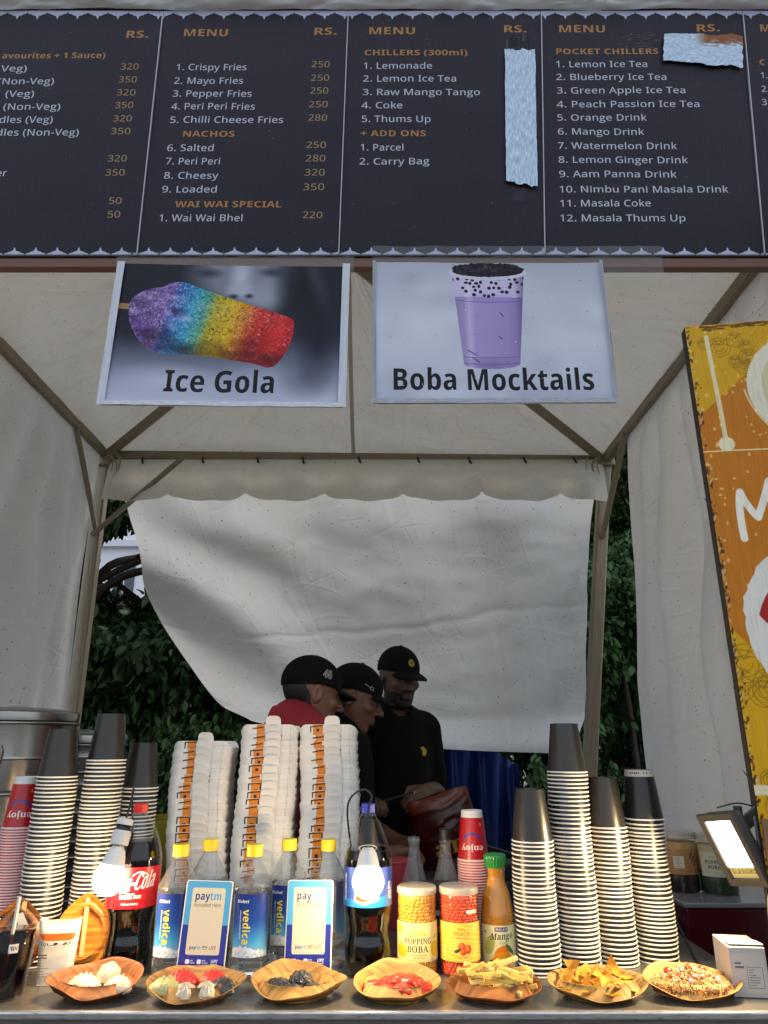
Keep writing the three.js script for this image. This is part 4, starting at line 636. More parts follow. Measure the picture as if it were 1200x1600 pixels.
// ---------------------------------------------------------------- paper cups, stacked upside down
const cupR = 0.046, cupr = 0.033, cupH = 0.112;
const cupBody = (R, r, H) => lathe([[R - 0.0006, 0.002], [R - 0.0012, 0.006], [r, H - 0.002], [r - 0.0006, H], [r - 0.0016, H], [r - 0.0018, H - 0.006], [0.0001, H - 0.006]], 48);
const cupRim = (R) => new THREE.TorusGeometry(R - 0.0003, 0.00185, 10, 56).rotateX(Math.PI / 2).translate(0, 0.0019, 0);
{
  const body = cupBody(cupR, cupr, cupH), rim = cupRim(cupR), blackPaper = std([0.017, 0.016, 0.015], 0.3, { bumpMap: clothBump, bumpScale: 0.0003 }), rimMat = std([0.82, 0.79, 0.72], 0.5);
  const stack = (x, D, top, pitch, label, lean = [0, 0]) => {
    const n = Math.round((top - C) / pitch), out = [];
    for (let i = 0; i <= n; i++) {
      const last = i === n, g = thing('paper_cup', last ? label[1] : label[0], 'paper cup', V(x + lean[0] * i / n + 0.0016 * Math.sin(i * 0.21 + x * 40) * Math.min(1, i / 6) + rr(-0.0006, 0.0006), C + 0.0004 + (top - C) * i / n + (last || !i ? 0 : 0.0022 * Math.sin(i * 0.33 + x * 30) + rr(-0.0007, 0.0007)), D + lean[1] * i / n + rr(-0.0005, 0.0005)), 'stacked black paper cups');
      g.rotation.y = rnd() * 6; g.rotation.z = rr(-0.007, 0.007);
      mesh('cup_body', body, blackPaper, g); mesh('rolled_rim', rim, rimMat, g); out.push(g);
    }
    return out;
  };
  stack(0.338, 1.775, 1.106, 0.009, ['black paper cup with white rim, in the stack touching the mango syrup bottle', 'topmost black cup of the stack touching the mango syrup bottle']);
  stack(0.434, 1.805, 1.252, 0.009, ['black paper cup with white rim, in the tallest stack behind the nacho plate', 'topmost black cup of the tallest stack behind the nacho plate'], [0.002, 0]);
  stack(0.530, 1.845, 1.128, 0.009, ['black paper cup with white rim, in the stack between tallest stack and lidded one', 'topmost black cup of the stack between tallest stack and lidded one']);
  const last = stack(0.628, 1.865, 1.144, 0.009, ['black paper cup with white rim, in the stack beside the maroon shelf', 'black cup with white base band and emblem topping the stack beside maroon shelf']).pop();
  mesh('base_band', lathe([[cupr + 0.0026, cupH - 0.0145], [cupr + 0.0012, cupH + 0.0006]], 48), std([0.55, 0.5, 0.42], 0.5, { map: canvas(512, 32, (c, w, h) => { c.fillStyle = '#fff'; c.fillRect(0, 0, w, h); c.fillStyle = '#444'; for (let i = 0; i < 40; i++) if (rnd() < 0.6) c.fillRect(i * 13, 10, rr(3, 10), 9); }) }), last);
  const em = new THREE.TorusGeometry(0.013, 0.0007, 6, 30); em.scale(0.7, 1, 1); bend(em, (v) => { const a = v.x / 0.042 + 0.95, r = 0.0425 - (v.y + 0.055 - 0.02) * 0.12; v.set(Math.sin(a) * r, v.y + 0.055, Math.cos(a) * r); });
  last.rotation.set(0, 0, 0); mesh('emblem', em, rimMat, last);
  stack(-0.794, 1.84, 1.240, 0.009, ['black paper cup with white rim, in the stack beside the red cola cups', 'topmost black cup of the stack beside the red cola cups']);
  stack(-0.691, 1.87, 1.277, 0.009, ['black paper cup with white rim, in the tall stack behind the amber plate', 'topmost black cup of the tall stack behind the amber plate']);
  stack(-0.630, 1.955, 1.208, 0.009, ['black paper cup with white rim, in the stack behind the cola bottle', 'topmost black cup of the stack behind the cola bottle']);
}
{ // red cola cups
  const R = 0.0395, r = 0.027, H = 0.118, body = cupBody(R, r, H), rim = cupRim(R), redPaper = std([0.6, 0.09, 0.09], 0.45), rimMat = std([0.8, 0.6, 0.56], 0.5);
  const tex = canvas(1024, 512, (c, w, h) => {
    c.fillStyle = '#b3121f'; c.fillRect(0, 0, w, h);
    c.save(); c.translate(w / 2, h / 2); c.rotate(Math.PI);                     // the cup stands on its mouth: print upside down
    c.fillStyle = '#efe6df'; c.font = 'bold 96px serif'; c.textAlign = 'center'; c.fillText('enjoy', 0, -96 + 10);
    c.strokeStyle = '#2c3f9c'; c.lineWidth = 26; c.beginPath(); c.arc(0, -60, 120, 0.35, Math.PI - 0.35); c.stroke();
    c.font = 'italic 44px serif'; c.fillText('C', -120, 190); c.restore();
    for (let i = 0; i < 300; i++) { c.fillStyle = 'rgba(90,0,8,0.12)'; c.fillRect(rnd() * w, rnd() * h, rr(2, 20), rr(2, 8)); }
  });
  const wrap = (() => { const g = new THREE.CylinderGeometry(r + 0.0026, R - 0.0001, H - 0.022, 56, 1, true, -Math.PI, 2 * Math.PI); g.translate(0, (H - 0.022) / 2 + 0.0055, 0); return g; })();
  const printed = std(0xffffff, 0.32, { map: tex, clearcoat: 0.2 });
  const stack = (x, D, top, pitch, tilt, label) => {
    const n = Math.round((top - C) / pitch);
    for (let i = 0; i <= n; i++) {
      const last = i === n, f = i / n, y = (top - C) * f, g = thing('cola_cup', last ? label[1] : label[0], 'paper cup', V(x + tilt[0] * f, C + 0.0004 + y, D), 'stacked red cola cups');
      mesh('cup_body', body, last ? std([0.72, 0.7, 0.68], 0.5) : redPaper, g); mesh('rolled_rim', rim, rimMat, g);
      if (last) { mesh('red_print', wrap, printed, g); g.rotation.y = tilt[1]; }
      else g.rotation.y = rnd() * 6;
    }
  };
  stack(-0.888, 1.885, 1.122, 0.0062, [0, 0.25], ['red paper cup with pink rim, in the stack beside the steamer', 'red enjoy cup upside down on the stack beside the steamer']);
  stack(0.232, 2.0, 1.035, 0.0062, [-0.004, -0.15], ['red paper cup with pink rim, in the stack behind the syrup bottle', 'red enjoy cup upside down on the stack behind the syrup bottle']);
}

// ---------------------------------------------------------------- nested takeaway boxes
{
  const W = 0.156, Dp = 0.145, H = 0.062;
  const tray = (() => {                                     // open tapered tray with rounded corners, mouth up
    const ring = (s, y, cr) => { const out = [], n = 8, w = W / 2 * s, d = Dp / 2 * s; for (const [sx, sz, a0] of [[1, 1, 0], [-1, 1, 1], [-1, -1, 2], [1, -1, 3]]) for (let i = 0; i <= n; i++) { const a = (a0 + i / n) * Math.PI / 2; out.push([sx * (w - cr) + Math.cos(a) * cr, y - (y > 0.06 ? 0.017 * (1 - smooth(0.25, 0.98, Math.abs(Math.sin(a)))) : 0), sz * (d - cr) + Math.sin(a) * cr]); } return out; };
    const rows = [ring(0.001, 0.0008, 0.00001), ring(0.86, 0.0006, 0.022), ring(0.92, 0.004, 0.024), ring(0.952, 0.024, 0.028), ring(1.0, H, 0.03), ring(0.993, H, 0.03), ring(0.945, 0.024, 0.028), ring(0.912, 0.0055, 0.023), ring(0.001, 0.004, 0.00001)];
    const n = rows[0].length, pos = [], idx = []; rows.forEach((r) => r.forEach((p) => pos.push(...p)));
    for (let j = 0; j < rows.length - 1; j++) for (let i = 0; i < n; i++) { const a = j * n + i, b = j * n + (i + 1) % n, c = a + n, d = b + n; idx.push(a, c, b, b, c, d); }
    const g = new THREE.BufferGeometry(); g.setAttribute('position', new THREE.Float32BufferAttribute(pos, 3)); g.setIndex(idx); g.computeVertexNormals(); return g;
  })();
  const front = (x, y, off) => { const k = y > 0.024 ? lerp(0.952, 1, (y - 0.024) / (H - 0.024)) : lerp(0.92, 0.952, y / 0.024); return [x, y, Dp / 2 * k + off]; };
  const tab = sheet(8, 12, (u, v) => { const w = 0.0205 - (v > 0.55 ? 0.011 * (1 - Math.sqrt(Math.max(0, 1 - Math.pow((v - 0.55) / 0.45, 2)))) : 0), y = v * 0.033; return [0.012 + (u * 2 - 1) * w, H - 0.011 + y, Dp / 2 + 0.0006 + 6 * y * y]; });
  const strip = (x0, x1, y0, y1, off) => sheet(6, 5, (u, v) => front(lerp(x0, x1, u), lerp(y0, y1, v), off));
  const slant = (x0, y0, x1, y1, th) => sheet(8, 2, (u, v) => front(lerp(x0, x1, u), lerp(y0, y1, u) + (v - 0.5) * th, 0.0012));
  const prints = [
    [merge([strip(-0.036, -0.010, 0.02, H - 0.001, 0.0007), strip(-0.010, 0.028, 0.02, 0.036, 0.0007)]), merge([slant(-0.044, H - 0.006, -0.010, H - 0.003, 0.0028), strip(-0.044, -0.0412, H - 0.02, H - 0.006, 0.0012), strip(-0.027, -0.02, 0.044, 0.051, 0.0012)])],
    [merge([strip(-0.034, -0.012, 0.02, H - 0.001, 0.0007), strip(-0.012, 0.032, 0.02, H - 0.012, 0.0007)]), merge([slant(-0.042, H - 0.009, -0.012, H - 0.004, 0.003), slant(0.0, H - 0.009, 0.033, H - 0.003, 0.003), strip(0.0, 0.003, H - 0.022, H - 0.01, 0.0012)])],
    [merge([strip(-0.031, -0.011, 0.02, H - 0.001, 0.0007)]), merge([slant(-0.043, H - 0.011, -0.014, H - 0.007, 0.0026)])],
    [merge([strip(-0.037, -0.009, 0.02, H - 0.001, 0.0007)]), merge([slant(-0.045, H - 0.004, -0.012, H - 0.002, 0.0026), strip(-0.045, -0.0422, H - 0.03, H - 0.004, 0.0012), strip(-0.03, -0.021, 0.036, 0.045, 0.0012), strip(-0.014, -0.0112, H - 0.03, H - 0.004, 0.0012)])],
  ];
  const score = merge([strip(0.036, 0.0366, 0.02, H - 0.002, 0.0006), strip(0.058, 0.0586, 0.02, H - 0.004, 0.0006), strip(0.036, 0.07, H - 0.012, H - 0.0114, 0.0006), strip(0.046, 0.048, 0.042, 0.044, 0.0008)]);
  const card = [0.8, 0.76, 0.82].map((k) => std([k, k * 0.955, k * 0.88], 0.55, { side: THREE.DoubleSide, bumpMap: clothBump, bumpScale: 0.0006 })), om = std([0.72, 0.22, 0.015], 0.5), bm = std([0.02, 0.018, 0.018], 0.5), sm = std([0.5, 0.46, 0.4], 0.6);
  const stack = (x, D, top, label) => {
    const p0 = 0.0195, n = Math.round((top - C - H) / p0); let y = C + 0.0005;
    for (let i = 0; i <= n; i++) {
      const lean = 0.005 * Math.sin(i * 0.24 + x * 11), g = thing('takeaway_box', i === n ? label[1] : label[0], 'takeaway box', V(x + lean + rr(-0.0016, 0.0016), y, D + 0.003 * Math.sin(i * 0.2 + x * 9)), 'stacked takeaway boxes');
      g.rotation.y = rr(-0.004, 0.004); g.rotation.z = rr(-0.004, 0.004);
      const m = card[i % 3]; mesh('tray', tray, m, g); mesh('tuck_tab', tab, m, g); const pv = prints[Math.floor(rnd() * 4)], ox = rr(-0.003, 0.003); mesh('orange_print', pv[0], om, g).position.x = ox; mesh('black_print', pv[1], bm, g).position.x = ox; mesh('score_line', score, sm, g);
      y += p0 * (i % 5 === 2 ? 1.35 : i % 4 === 1 ? 0.8 : 0.98);
    }
  };
  stack(-0.482, 2.045, 1.318, ['white card takeaway box with orange print, in the stack beside the cola bottle', 'topmost takeaway box of the stack beside the cola bottle']);
  stack(-0.311, 2.045, 1.352, ['white card takeaway box with orange print, in the middle of three stacks', 'topmost takeaway box of the middle stack, in front of the red shirt']);
  stack(-0.148, 2.05, 1.348, ['white card takeaway box with orange print, in the stack behind the blue capped bottle', 'topmost takeaway box of the stack behind the blue capped bottle']);
}

// ---------------------------------------------------------------- bottles
const arcLabel = (R, y0, y1, a0, a1, r1 = R) => { const g = new THREE.CylinderGeometry(r1, R, y1 - y0, 48, 1, true, a0, a1 - a0); g.translate(0, (y0 + y1) / 2, 0); return g; };
function screwCap(r, h, y, col, parent, ribs = 40) {
  const g = bend(lathe([[0.0001, h], [r - 0.0015, h], [r, h - 0.0015], [r, 0.001], [r - 0.0008, 0]], ribs * 3), (v) => { const a = Math.atan2(v.x, v.z), q = Math.hypot(v.x, v.z); if (q > r * 0.9 && v.y < h - 0.001) { const k = 1 + 0.02 * Math.sin(a * ribs); v.x *= k; v.z *= k; } });
  return mesh('screw_cap', g.translate(0, y, 0), col, parent);
}
{ // mineral water, faceted shoulder and yellow cap
  const pts = [[0.0001, 0.002], [0.036, 0.001], [0.0435, 0.008], [0.0455, 0.02], [0.0455, 0.036], [0.0425, 0.039], [0.0455, 0.042], [0.0455, 0.166], [0.0440, 0.178], [0.0165, 0.226], [0.0140, 0.232], [0.0140, 0.24]];
  const facet = (g, n) => bend(g, (v) => { const a = Math.atan2(v.x, v.z), k = smooth(0.15, 0.18, v.y) * 0.9 + 0.25, s = 2 * Math.PI / n, b = ((a % s) + s) % s - s / 2; const f = lerp(1, Math.cos(s / 2) / Math.cos(b), k * 0.9); v.x *= f; v.z *= f; });
  const shell = facet(lathe(pts, 72), 8), water = facet(lathe([[0.0001, 0.004], [0.034, 0.003], [0.0415, 0.009], [0.0436, 0.02], [0.0436, 0.036], [0.0406, 0.039], [0.0436, 0.042], [0.0436, 0.158], [0.0425, 0.170], [0.0001, 0.1705]], 72), 8);
  const tex = canvas(512, 768, (c, w, h) => {
    const g = c.createLinearGradient(0, 0, 0, h); g.addColorStop(0, '#1b2f7a'); g.addColorStop(0.45, '#1d4a9a'); g.addColorStop(0.72, '#3f93c9'); g.addColorStop(1, '#8fc3dd'); c.fillStyle = g; c.fillRect(0, 0, w, h);
    c.fillStyle = '#d4dbe0'; c.beginPath(); c.moveTo(0, h); for (let x = 0; x <= w; x += 16) c.lineTo(x, h - 90 - 60 * Math.abs(fbm(x * 0.012, 3, 1, 4)) * 2 - 30 * Math.sin(x * 0.01)); c.lineTo(w, h); c.fill();
    c.fillStyle = '#9fb4c4'; for (let i = 0; i < 70; i++) { const x = rnd() * w, y = h - rnd() * 90; c.beginPath(); c.moveTo(x, y); c.lineTo(x + rr(8, 30), y + rr(10, 30)); c.lineTo(x - rr(2, 14), y + rr(10, 24)); c.fill(); }
    c.fillStyle = '#f1f3f6'; c.font = 'italic bold 52px serif'; c.fillText('Bisleri', 50, 110);
    c.save(); c.translate(150, 190); c.rotate(Math.PI / 2); c.fillStyle = '#f0d820'; c.font = 'bold 138px sans-serif'; c.fillText('vedica', 0, 0); c.fillStyle = '#dfe6ee'; c.font = 'bold 26px sans-serif'; c.fillText('HIMALAYAN SPRING WATER', 10, 46); c.restore();
  });
  const petShell = std([0.85, 0.89, 0.92], 0.05, { transmission: 0.955, thickness: 0, ior: 1.57, side: THREE.DoubleSide }), labelMat = std(0xffffff, 0.3, { map: tex, side: THREE.DoubleSide }), yellow = std([0.78, 0.58, 0.015], 0.4);
  const spots = [[-0.455, 1.752, -0.25, 'yellow capped water bottle standing beside the cola bottle'], [-0.410, 1.842, 0.1, 'yellow capped water bottle behind the payment card leaning by the cola bottle'], [-0.290, 1.752, -0.15, 'yellow capped water bottle between the two payment cards'], [-0.2245, 1.848, -0.3, 'yellow capped water bottle partly behind the payment card by the blue capped bottle'], [-0.131, 1.838, 1.9, 'yellow capped water bottle with its label turned away, beside the blue capped bottle']];
  for (const [x, D, turn, label] of spots) {
    const b = thing('water_bottle', label, 'water bottle', V(x, C + 0.0005, D), 'yellow capped water bottles'); b.rotation.y = turn;
    mesh('bottle_shell', shell, petShell, b); mesh('water_fill', water, M.water, b);
    mesh('label', arcLabel(0.0462, 0.044, 0.164, -0.6, 1.15), labelMat, b);
    screwCap(0.0175, 0.025, 0.232, yellow, b, 36); mesh('neck_ring', new THREE.TorusGeometry(0.0165, 0.0016, 8, 30).rotateX(Math.PI / 2).translate(0, 0.229, 0), M.clearPlastic, b);
  }
}
function sodaBottle(label, pos, shell, fill, liquid, cap, lab, labY, labR, labArc, H) {
  const b = thing('soda_bottle', label, 'soda bottle', pos);
  mesh('bottle_shell', lathe(profile(shell), 64), M.clearPlastic, b);
  mesh('liquid', lathe(fill, 64), liquid, b);
  mesh('label', arcLabel(labR, labY[0], labY[1], labArc[0], labArc[1]), std(0xffffff, 0.28, { map: lab, side: THREE.DoubleSide, clearcoat: 0.4 }), b);
  screwCap(0.0155, 0.02, H - 0.02, cap, b, 50);
  mesh('neck_ring', new THREE.TorusGeometry(0.016, 0.0018, 8, 30).rotateX(Math.PI / 2).translate(0, H - 0.024, 0), M.clearPlastic, b);
  return b;
}
const inset = (pts, d, top) => { const p = profile(pts).filter(([, y]) => y < top).map(([r, y]) => [Math.max(0.0001, r - d), y + d]); p.push([0.0001, p[p.length - 1][1]]); return p; };
{
  const sh = [[0.0001, 0.003], [0.036, 0.001], [0.047, 0.012], [0.0505, 0.035], [0.049, 0.06], [0.046, 0.085], [0.049, 0.11], [0.0555, 0.132], [0.0565, 0.16], [0.0565, 0.215], [0.054, 0.24], [0.043, 0.275], [0.027, 0.305], [0.0155, 0.318], [0.0135, 0.33]];
  const lab = canvas(1024, 340, (c, w, h) => {
    c.fillStyle = '#c9141e'; c.fillRect(0, 0, w, h); c.fillStyle = '#f4efe9';
    c.save(); c.translate(w * 0.44, 190); c.transform(1, -0.06, -0.3, 1, 0, 0); c.font = 'italic bold 190px serif'; c.textAlign = 'center'; c.scale(0.78, 1); c.fillText('Coca-Cola', 0, 0); c.restore();
    c.strokeStyle = '#f4efe9'; c.lineWidth = 9; c.beginPath(); c.moveTo(470, 70); c.bezierCurveTo(560, 20, 640, 30, 720, 80); c.stroke(); c.beginPath(); c.moveTo(300, 215); c.bezierCurveTo(380, 180, 420, 240, 520, 215); c.stroke();
    c.textAlign = 'center'; c.font = 'bold 40px sans-serif'; c.fillText('ORIGINAL TASTE', w * 0.45, 258); c.font = 'bold 22px sans-serif'; c.fillText('Delicious & Refreshing', w * 0.45, 308);
  });
  const b = sodaBottle('large bottle of dark cola with red label and red cap', V(-0.560, C + 0.0005, 1.768), sh, inset(sh, 0.0014, 0.262), M.cola, std([0.55, 0.02, 0.02], 0.35), lab, [0.134, 0.214], 0.0574, [-1.15, 1.45], 0.341);
  b.rotation.y = 0.2;
  const sp = [[0.0001, 0.003], [0.034, 0.001], [0.045, 0.012], [0.0515, 0.035], [0.0505, 0.06], [0.047, 0.085], [0.0505, 0.11], [0.0535, 0.135], [0.0535, 0.215], [0.0515, 0.235], [0.0425, 0.265], [0.027, 0.3], [0.0155, 0.318], [0.0135, 0.33]];
  const lab2 = canvas(1024, 340, (c, w, h) => {
    c.fillStyle = '#27408c'; c.fillRect(0, 0, w, h); c.fillStyle = '#1d6aa8'; c.beginPath(); c.moveTo(0, h); c.lineTo(0, 250); c.quadraticCurveTo(w * 0.5, 330, w, 190); c.lineTo(w, h); c.fill();
    for (let i = 0; i < 50; i++) { c.fillStyle = 'rgba(120,180,225,0.35)'; c.beginPath(); c.arc(rnd() * w, 200 + rnd() * 140, rr(2, 7), 0, 7); c.fill(); }
    c.save(); c.translate(w * 0.5, 170); c.fillStyle = '#eef1f4'; c.beginPath(); c.moveTo(-170, -110); c.lineTo(150, -120); c.lineTo(170, 110); c.lineTo(-60, 150); c.lineTo(-190, 120); c.closePath(); c.fill();
    c.fillStyle = '#b8231f'; c.beginPath(); c.moveTo(-150, -90); c.lineTo(130, -100); c.lineTo(140, -10); c.lineTo(-155, 0); c.fill(); c.fillStyle = '#1d3f95'; c.beginPath(); c.moveTo(-155, 10); c.lineTo(140, 0); c.lineTo(144, 60); c.lineTo(-160, 60); c.fill(); c.fillStyle = '#b8401f'; c.beginPath(); c.moveTo(-160, 66); c.lineTo(144, 66); c.lineTo(150, 92); c.lineTo(-60, 125); c.lineTo(-165, 105); c.fill(); c.restore();
    c.fillStyle = '#dfe4ea'; for (let i = 0; i < 26; i++) c.fillRect(130, 60 + i * 9, 40, rr(2, 6)); c.fillRect(860, 210, 60, 70); c.fillStyle = '#2c7a3c'; c.beginPath(); c.arc(890, 245, 16, 0, 7); c.fill();
    c.fillStyle = '#cfd8e6'; c.beginPath(); c.arc(880, 90, 26, 0, 7); c.stroke(); for (let i = 0; i < 8; i++) c.fillRect(840, 130 + i * 9, rr(40, 80), 4);
  });
  sodaBottle('large bottle of dark cola with blue label and blue cap', V(-0.036, C + 0.0005, 1.762), sp, inset(sp, 0.0014, 0.246), M.cola, std([0.03, 0.05, 0.42], 0.35), lab2, [0.137, 0.214], 0.0544, [-1.5, 1.5], 0.341);
}
{ // two empty clear soda bottles
  const pts = profile([[0.0001, 0.002], [0.028, 0.001], [0.034, 0.008], [0.036, 0.03], [0.036, 0.11], [0.035, 0.125], [0.027, 0.155], [0.0165, 0.195], [0.0135, 0.222], [0.0145, 0.228], [0.0145, 0.243]]);
  const glass = std([0.93, 0.95, 0.95], 0.06, { transmission: 0.93, thickness: 0, ior: 1.5, side: THREE.DoubleSide, roughnessMap: dataTex(128, 256, (u, v) => 0.4 + 0.8 * Math.abs(fbm(u * 40, v * 6, 3, 3)) + smooth(0.5, 0.9, Math.sin(u * 150)) * 0.6) });
  for (const [x, D, label, dark] of [[0.077, 2.0, 'empty clear ribbed glass bottle behind the lemon boba jar', 0], [0.158, 2.01, 'black capped clear glass bottle behind the peach boba jar', 1]]) {
    const b = thing('glass_bottle', label, 'glass bottle', V(x, C + 0.0005, D), 'empty glass bottles'); mesh('bottle_shell', bend(lathe(pts, 90), (v) => { const a = Math.atan2(v.x, v.z), k = 1 + 0.012 * Math.sin(a * 22) * smooth(0.1, 0.13, v.y) * smooth(0.22, 0.2, v.y); v.x *= k; v.z *= k; }), glass, b);
    if (dark) mesh('bottle_cap', lathe([[0.0001, 0.263], [0.0145, 0.262], [0.0155, 0.258], [0.0158, 0.236]], 40), M.black, b); else mesh('lip_ring', new THREE.TorusGeometry(0.0148, 0.0016, 8, 30).rotateX(Math.PI / 2).translate(0, 0.236, 0), glass, b);
  }
}
{ // popping boba jars: pearls pressed against a clear jar
  const R = 0.0435, H = 0.17, shell = lathe([[0.0001, 0.001], [R - 0.004, 0.001], [R, 0.005], [R, H - 0.026], [R - 0.0015, H - 0.022], [R - 0.0015, H - 0.012]], 56);
  const lid = lathe([[0.0001, H + 0.001], [R - 0.004, H + 0.001], [R - 0.001, H - 0.001], [R + 0.0006, H - 0.004], [R + 0.0006, H - 0.013], [R - 0.001, H - 0.0145]], 56);
  const lidMat = std([0.75, 0.7, 0.6], 0.2, { transmission: 0.55, thickness: 0, side: THREE.DoubleSide });
  const jar = (x, D, label, pearl, syrup, tex) => {
    const b = thing('boba_jar', label, 'boba jar', V(x, C + 0.0005, D), 'popping boba jars');
    mesh('jar_shell', shell, M.clearPlastic, b); mesh('jar_lid', lid, lidMat, b);
    const pm = std(pearl, 0.18, { clearcoat: 0.6, transmission: 0.25, thickness: 0 }), n = 720, im = new THREE.InstancedMesh(new THREE.SphereGeometry(0.0052, 12, 9), pm, n), mt = new THREE.Matrix4(), col = new THREE.Color();
    for (let i = 0; i < n; i++) { const row = Math.floor(i / 30), a = (i % 30 + (row % 2) * 0.5) / 30 * 6.283 + rr(-0.06, 0.06), y = 0.006 + row * 0.0062 + rr(-0.001, 0.001), r = R - 0.0066 + rr(-0.0012, 0.0004); mt.makeTranslation(Math.sin(a) * r, y, Math.cos(a) * r); im.setMatrixAt(i, mt); const k = rr(0.88, 1.1); im.setColorAt(i, col.setRGB(k, k * rr(0.85, 1.05), k)); }
    im.name = 'boba_pearls'; im.userData.kind = 'stuff'; im.castShadow = im.receiveShadow = true; b.add(im);
    mesh('syrup', lathe([[0.0001, 0.003], [R - 0.0048, 0.003], [R - 0.0048, 0.153], [0.0001, 0.153]], 40), std(syrup, 0.3), b);
    mesh('label', arcLabel(R + 0.0006, 0.03, 0.104, -1.45, 1.45), std(0xffffff, 0.45, { map: tex, side: THREE.DoubleSide }), b);
    return b;
  };
  jar(0.073, 1.772, 'clear jar of amber popping boba with a pale lemon label', [0.74, 0.36, 0.035], [0.66, 0.29, 0.022], canvas(900, 520, (c, w, h) => {
    c.fillStyle = '#d8c988'; c.fillRect(0, 0, w, h); c.fillStyle = '#c9aa28'; for (const [x, y, r] of [[170, 380, 110], [760, 360, 120], [120, 90, 60]]) { c.beginPath(); c.ellipse(x, y, r, r * 0.85, 0.4, 0, 7); c.fill(); } c.fillStyle = '#c9d48a'; c.beginPath(); c.ellipse(760, 190, 40, 70, 0.5, 0, 7); c.fill(); c.fillStyle = '#4c7a2a'; c.beginPath(); c.ellipse(745, 200, 14, 40, 0.4, 0, 7); c.fill();
    c.textAlign = 'center'; c.fillStyle = '#c9a416'; c.font = 'bold 74px sans-serif'; c.fillText('LEMON', 440, 178); c.font = 'bold 22px sans-serif'; c.fillStyle = '#4a4020'; c.fillText('• • • • •', 440, 92);
    c.fillStyle = '#2b2036'; c.font = 'bold 104px serif'; c.save(); c.translate(445, 282); c.scale(0.92, 1.05); c.fillText('POPPING', 0, 0); c.restore(); c.font = 'bold 118px serif'; c.fillText('BOBA', 440, 392);
    c.font = 'bold 26px sans-serif'; c.fillStyle = '#5a4a2a'; c.fillText('POP IN YOUR MOUTH', 455, 440); c.fillText('NET WT. 450 G', 470, 474); c.strokeStyle = '#6c7a44'; c.lineWidth = 4; c.beginPath(); c.moveTo(200, 496); c.lineTo(740, 500); c.stroke();
  }));
  jar(0.1665, 1.772, 'clear jar of red popping boba with a yellow peach label', [0.75, 0.09, 0.02], [0.66, 0.07, 0.014], canvas(900, 520, (c, w, h) => {
    c.fillStyle = '#e2b63c'; c.fillRect(0, 0, w, h); c.strokeStyle = 'rgba(240,214,120,0.8)'; c.lineWidth = 16; for (let i = 0; i < 12; i++) { c.beginPath(); for (let x = 0; x <= w; x += 30) c.lineTo(x, i * 52 + 22 * Math.sin(x * 0.012 + i)); c.stroke(); }
    c.textAlign = 'center'; c.fillStyle = '#b5541c'; c.font = '84px sans-serif'; c.fillText('PEACH', 460, 176); c.font = 'bold 26px sans-serif'; c.fillText('POPPING BOBA', 460, 214); c.fillText('BOBOSS', 450, 92);
    for (const [x, y, r] of [[450, 320, 58], [540, 350, 60], [470, 388, 44]]) { c.fillStyle = '#c8401c'; c.beginPath(); c.arc(x, y, r, 0, 7); c.fill(); c.fillStyle = '#e07a34'; c.beginPath(); c.arc(x - 12, y - 14, r * 0.55, 0, 7); c.fill(); }
    c.fillStyle = '#2f4a24'; c.beginPath(); c.ellipse(380, 372, 52, 22, -0.4, 0, 7); c.fill(); c.fillStyle = '#7a4a16'; c.font = 'bold 34px sans-serif'; c.fillText('17.20', 200, 370); c.fillText('• o o •', 500, 462);
    c.fillStyle = '#c6a038'; for (let i = 0; i < 16; i++) c.fillRect(820, 100 + i * 20, rr(20, 60), 8);
  }));
  const st = mesh('price_sticker', arcLabel(0.0445, 0.1215, 0.128, 0.25, 0.85), std([0.8, 0.74, 0.62], 0.6)); st.position.copy(V(0.1665, C + 0.0005, 1.772)); tag(st, 'small blank white sticker on the red boba jar', 'sticker');
}
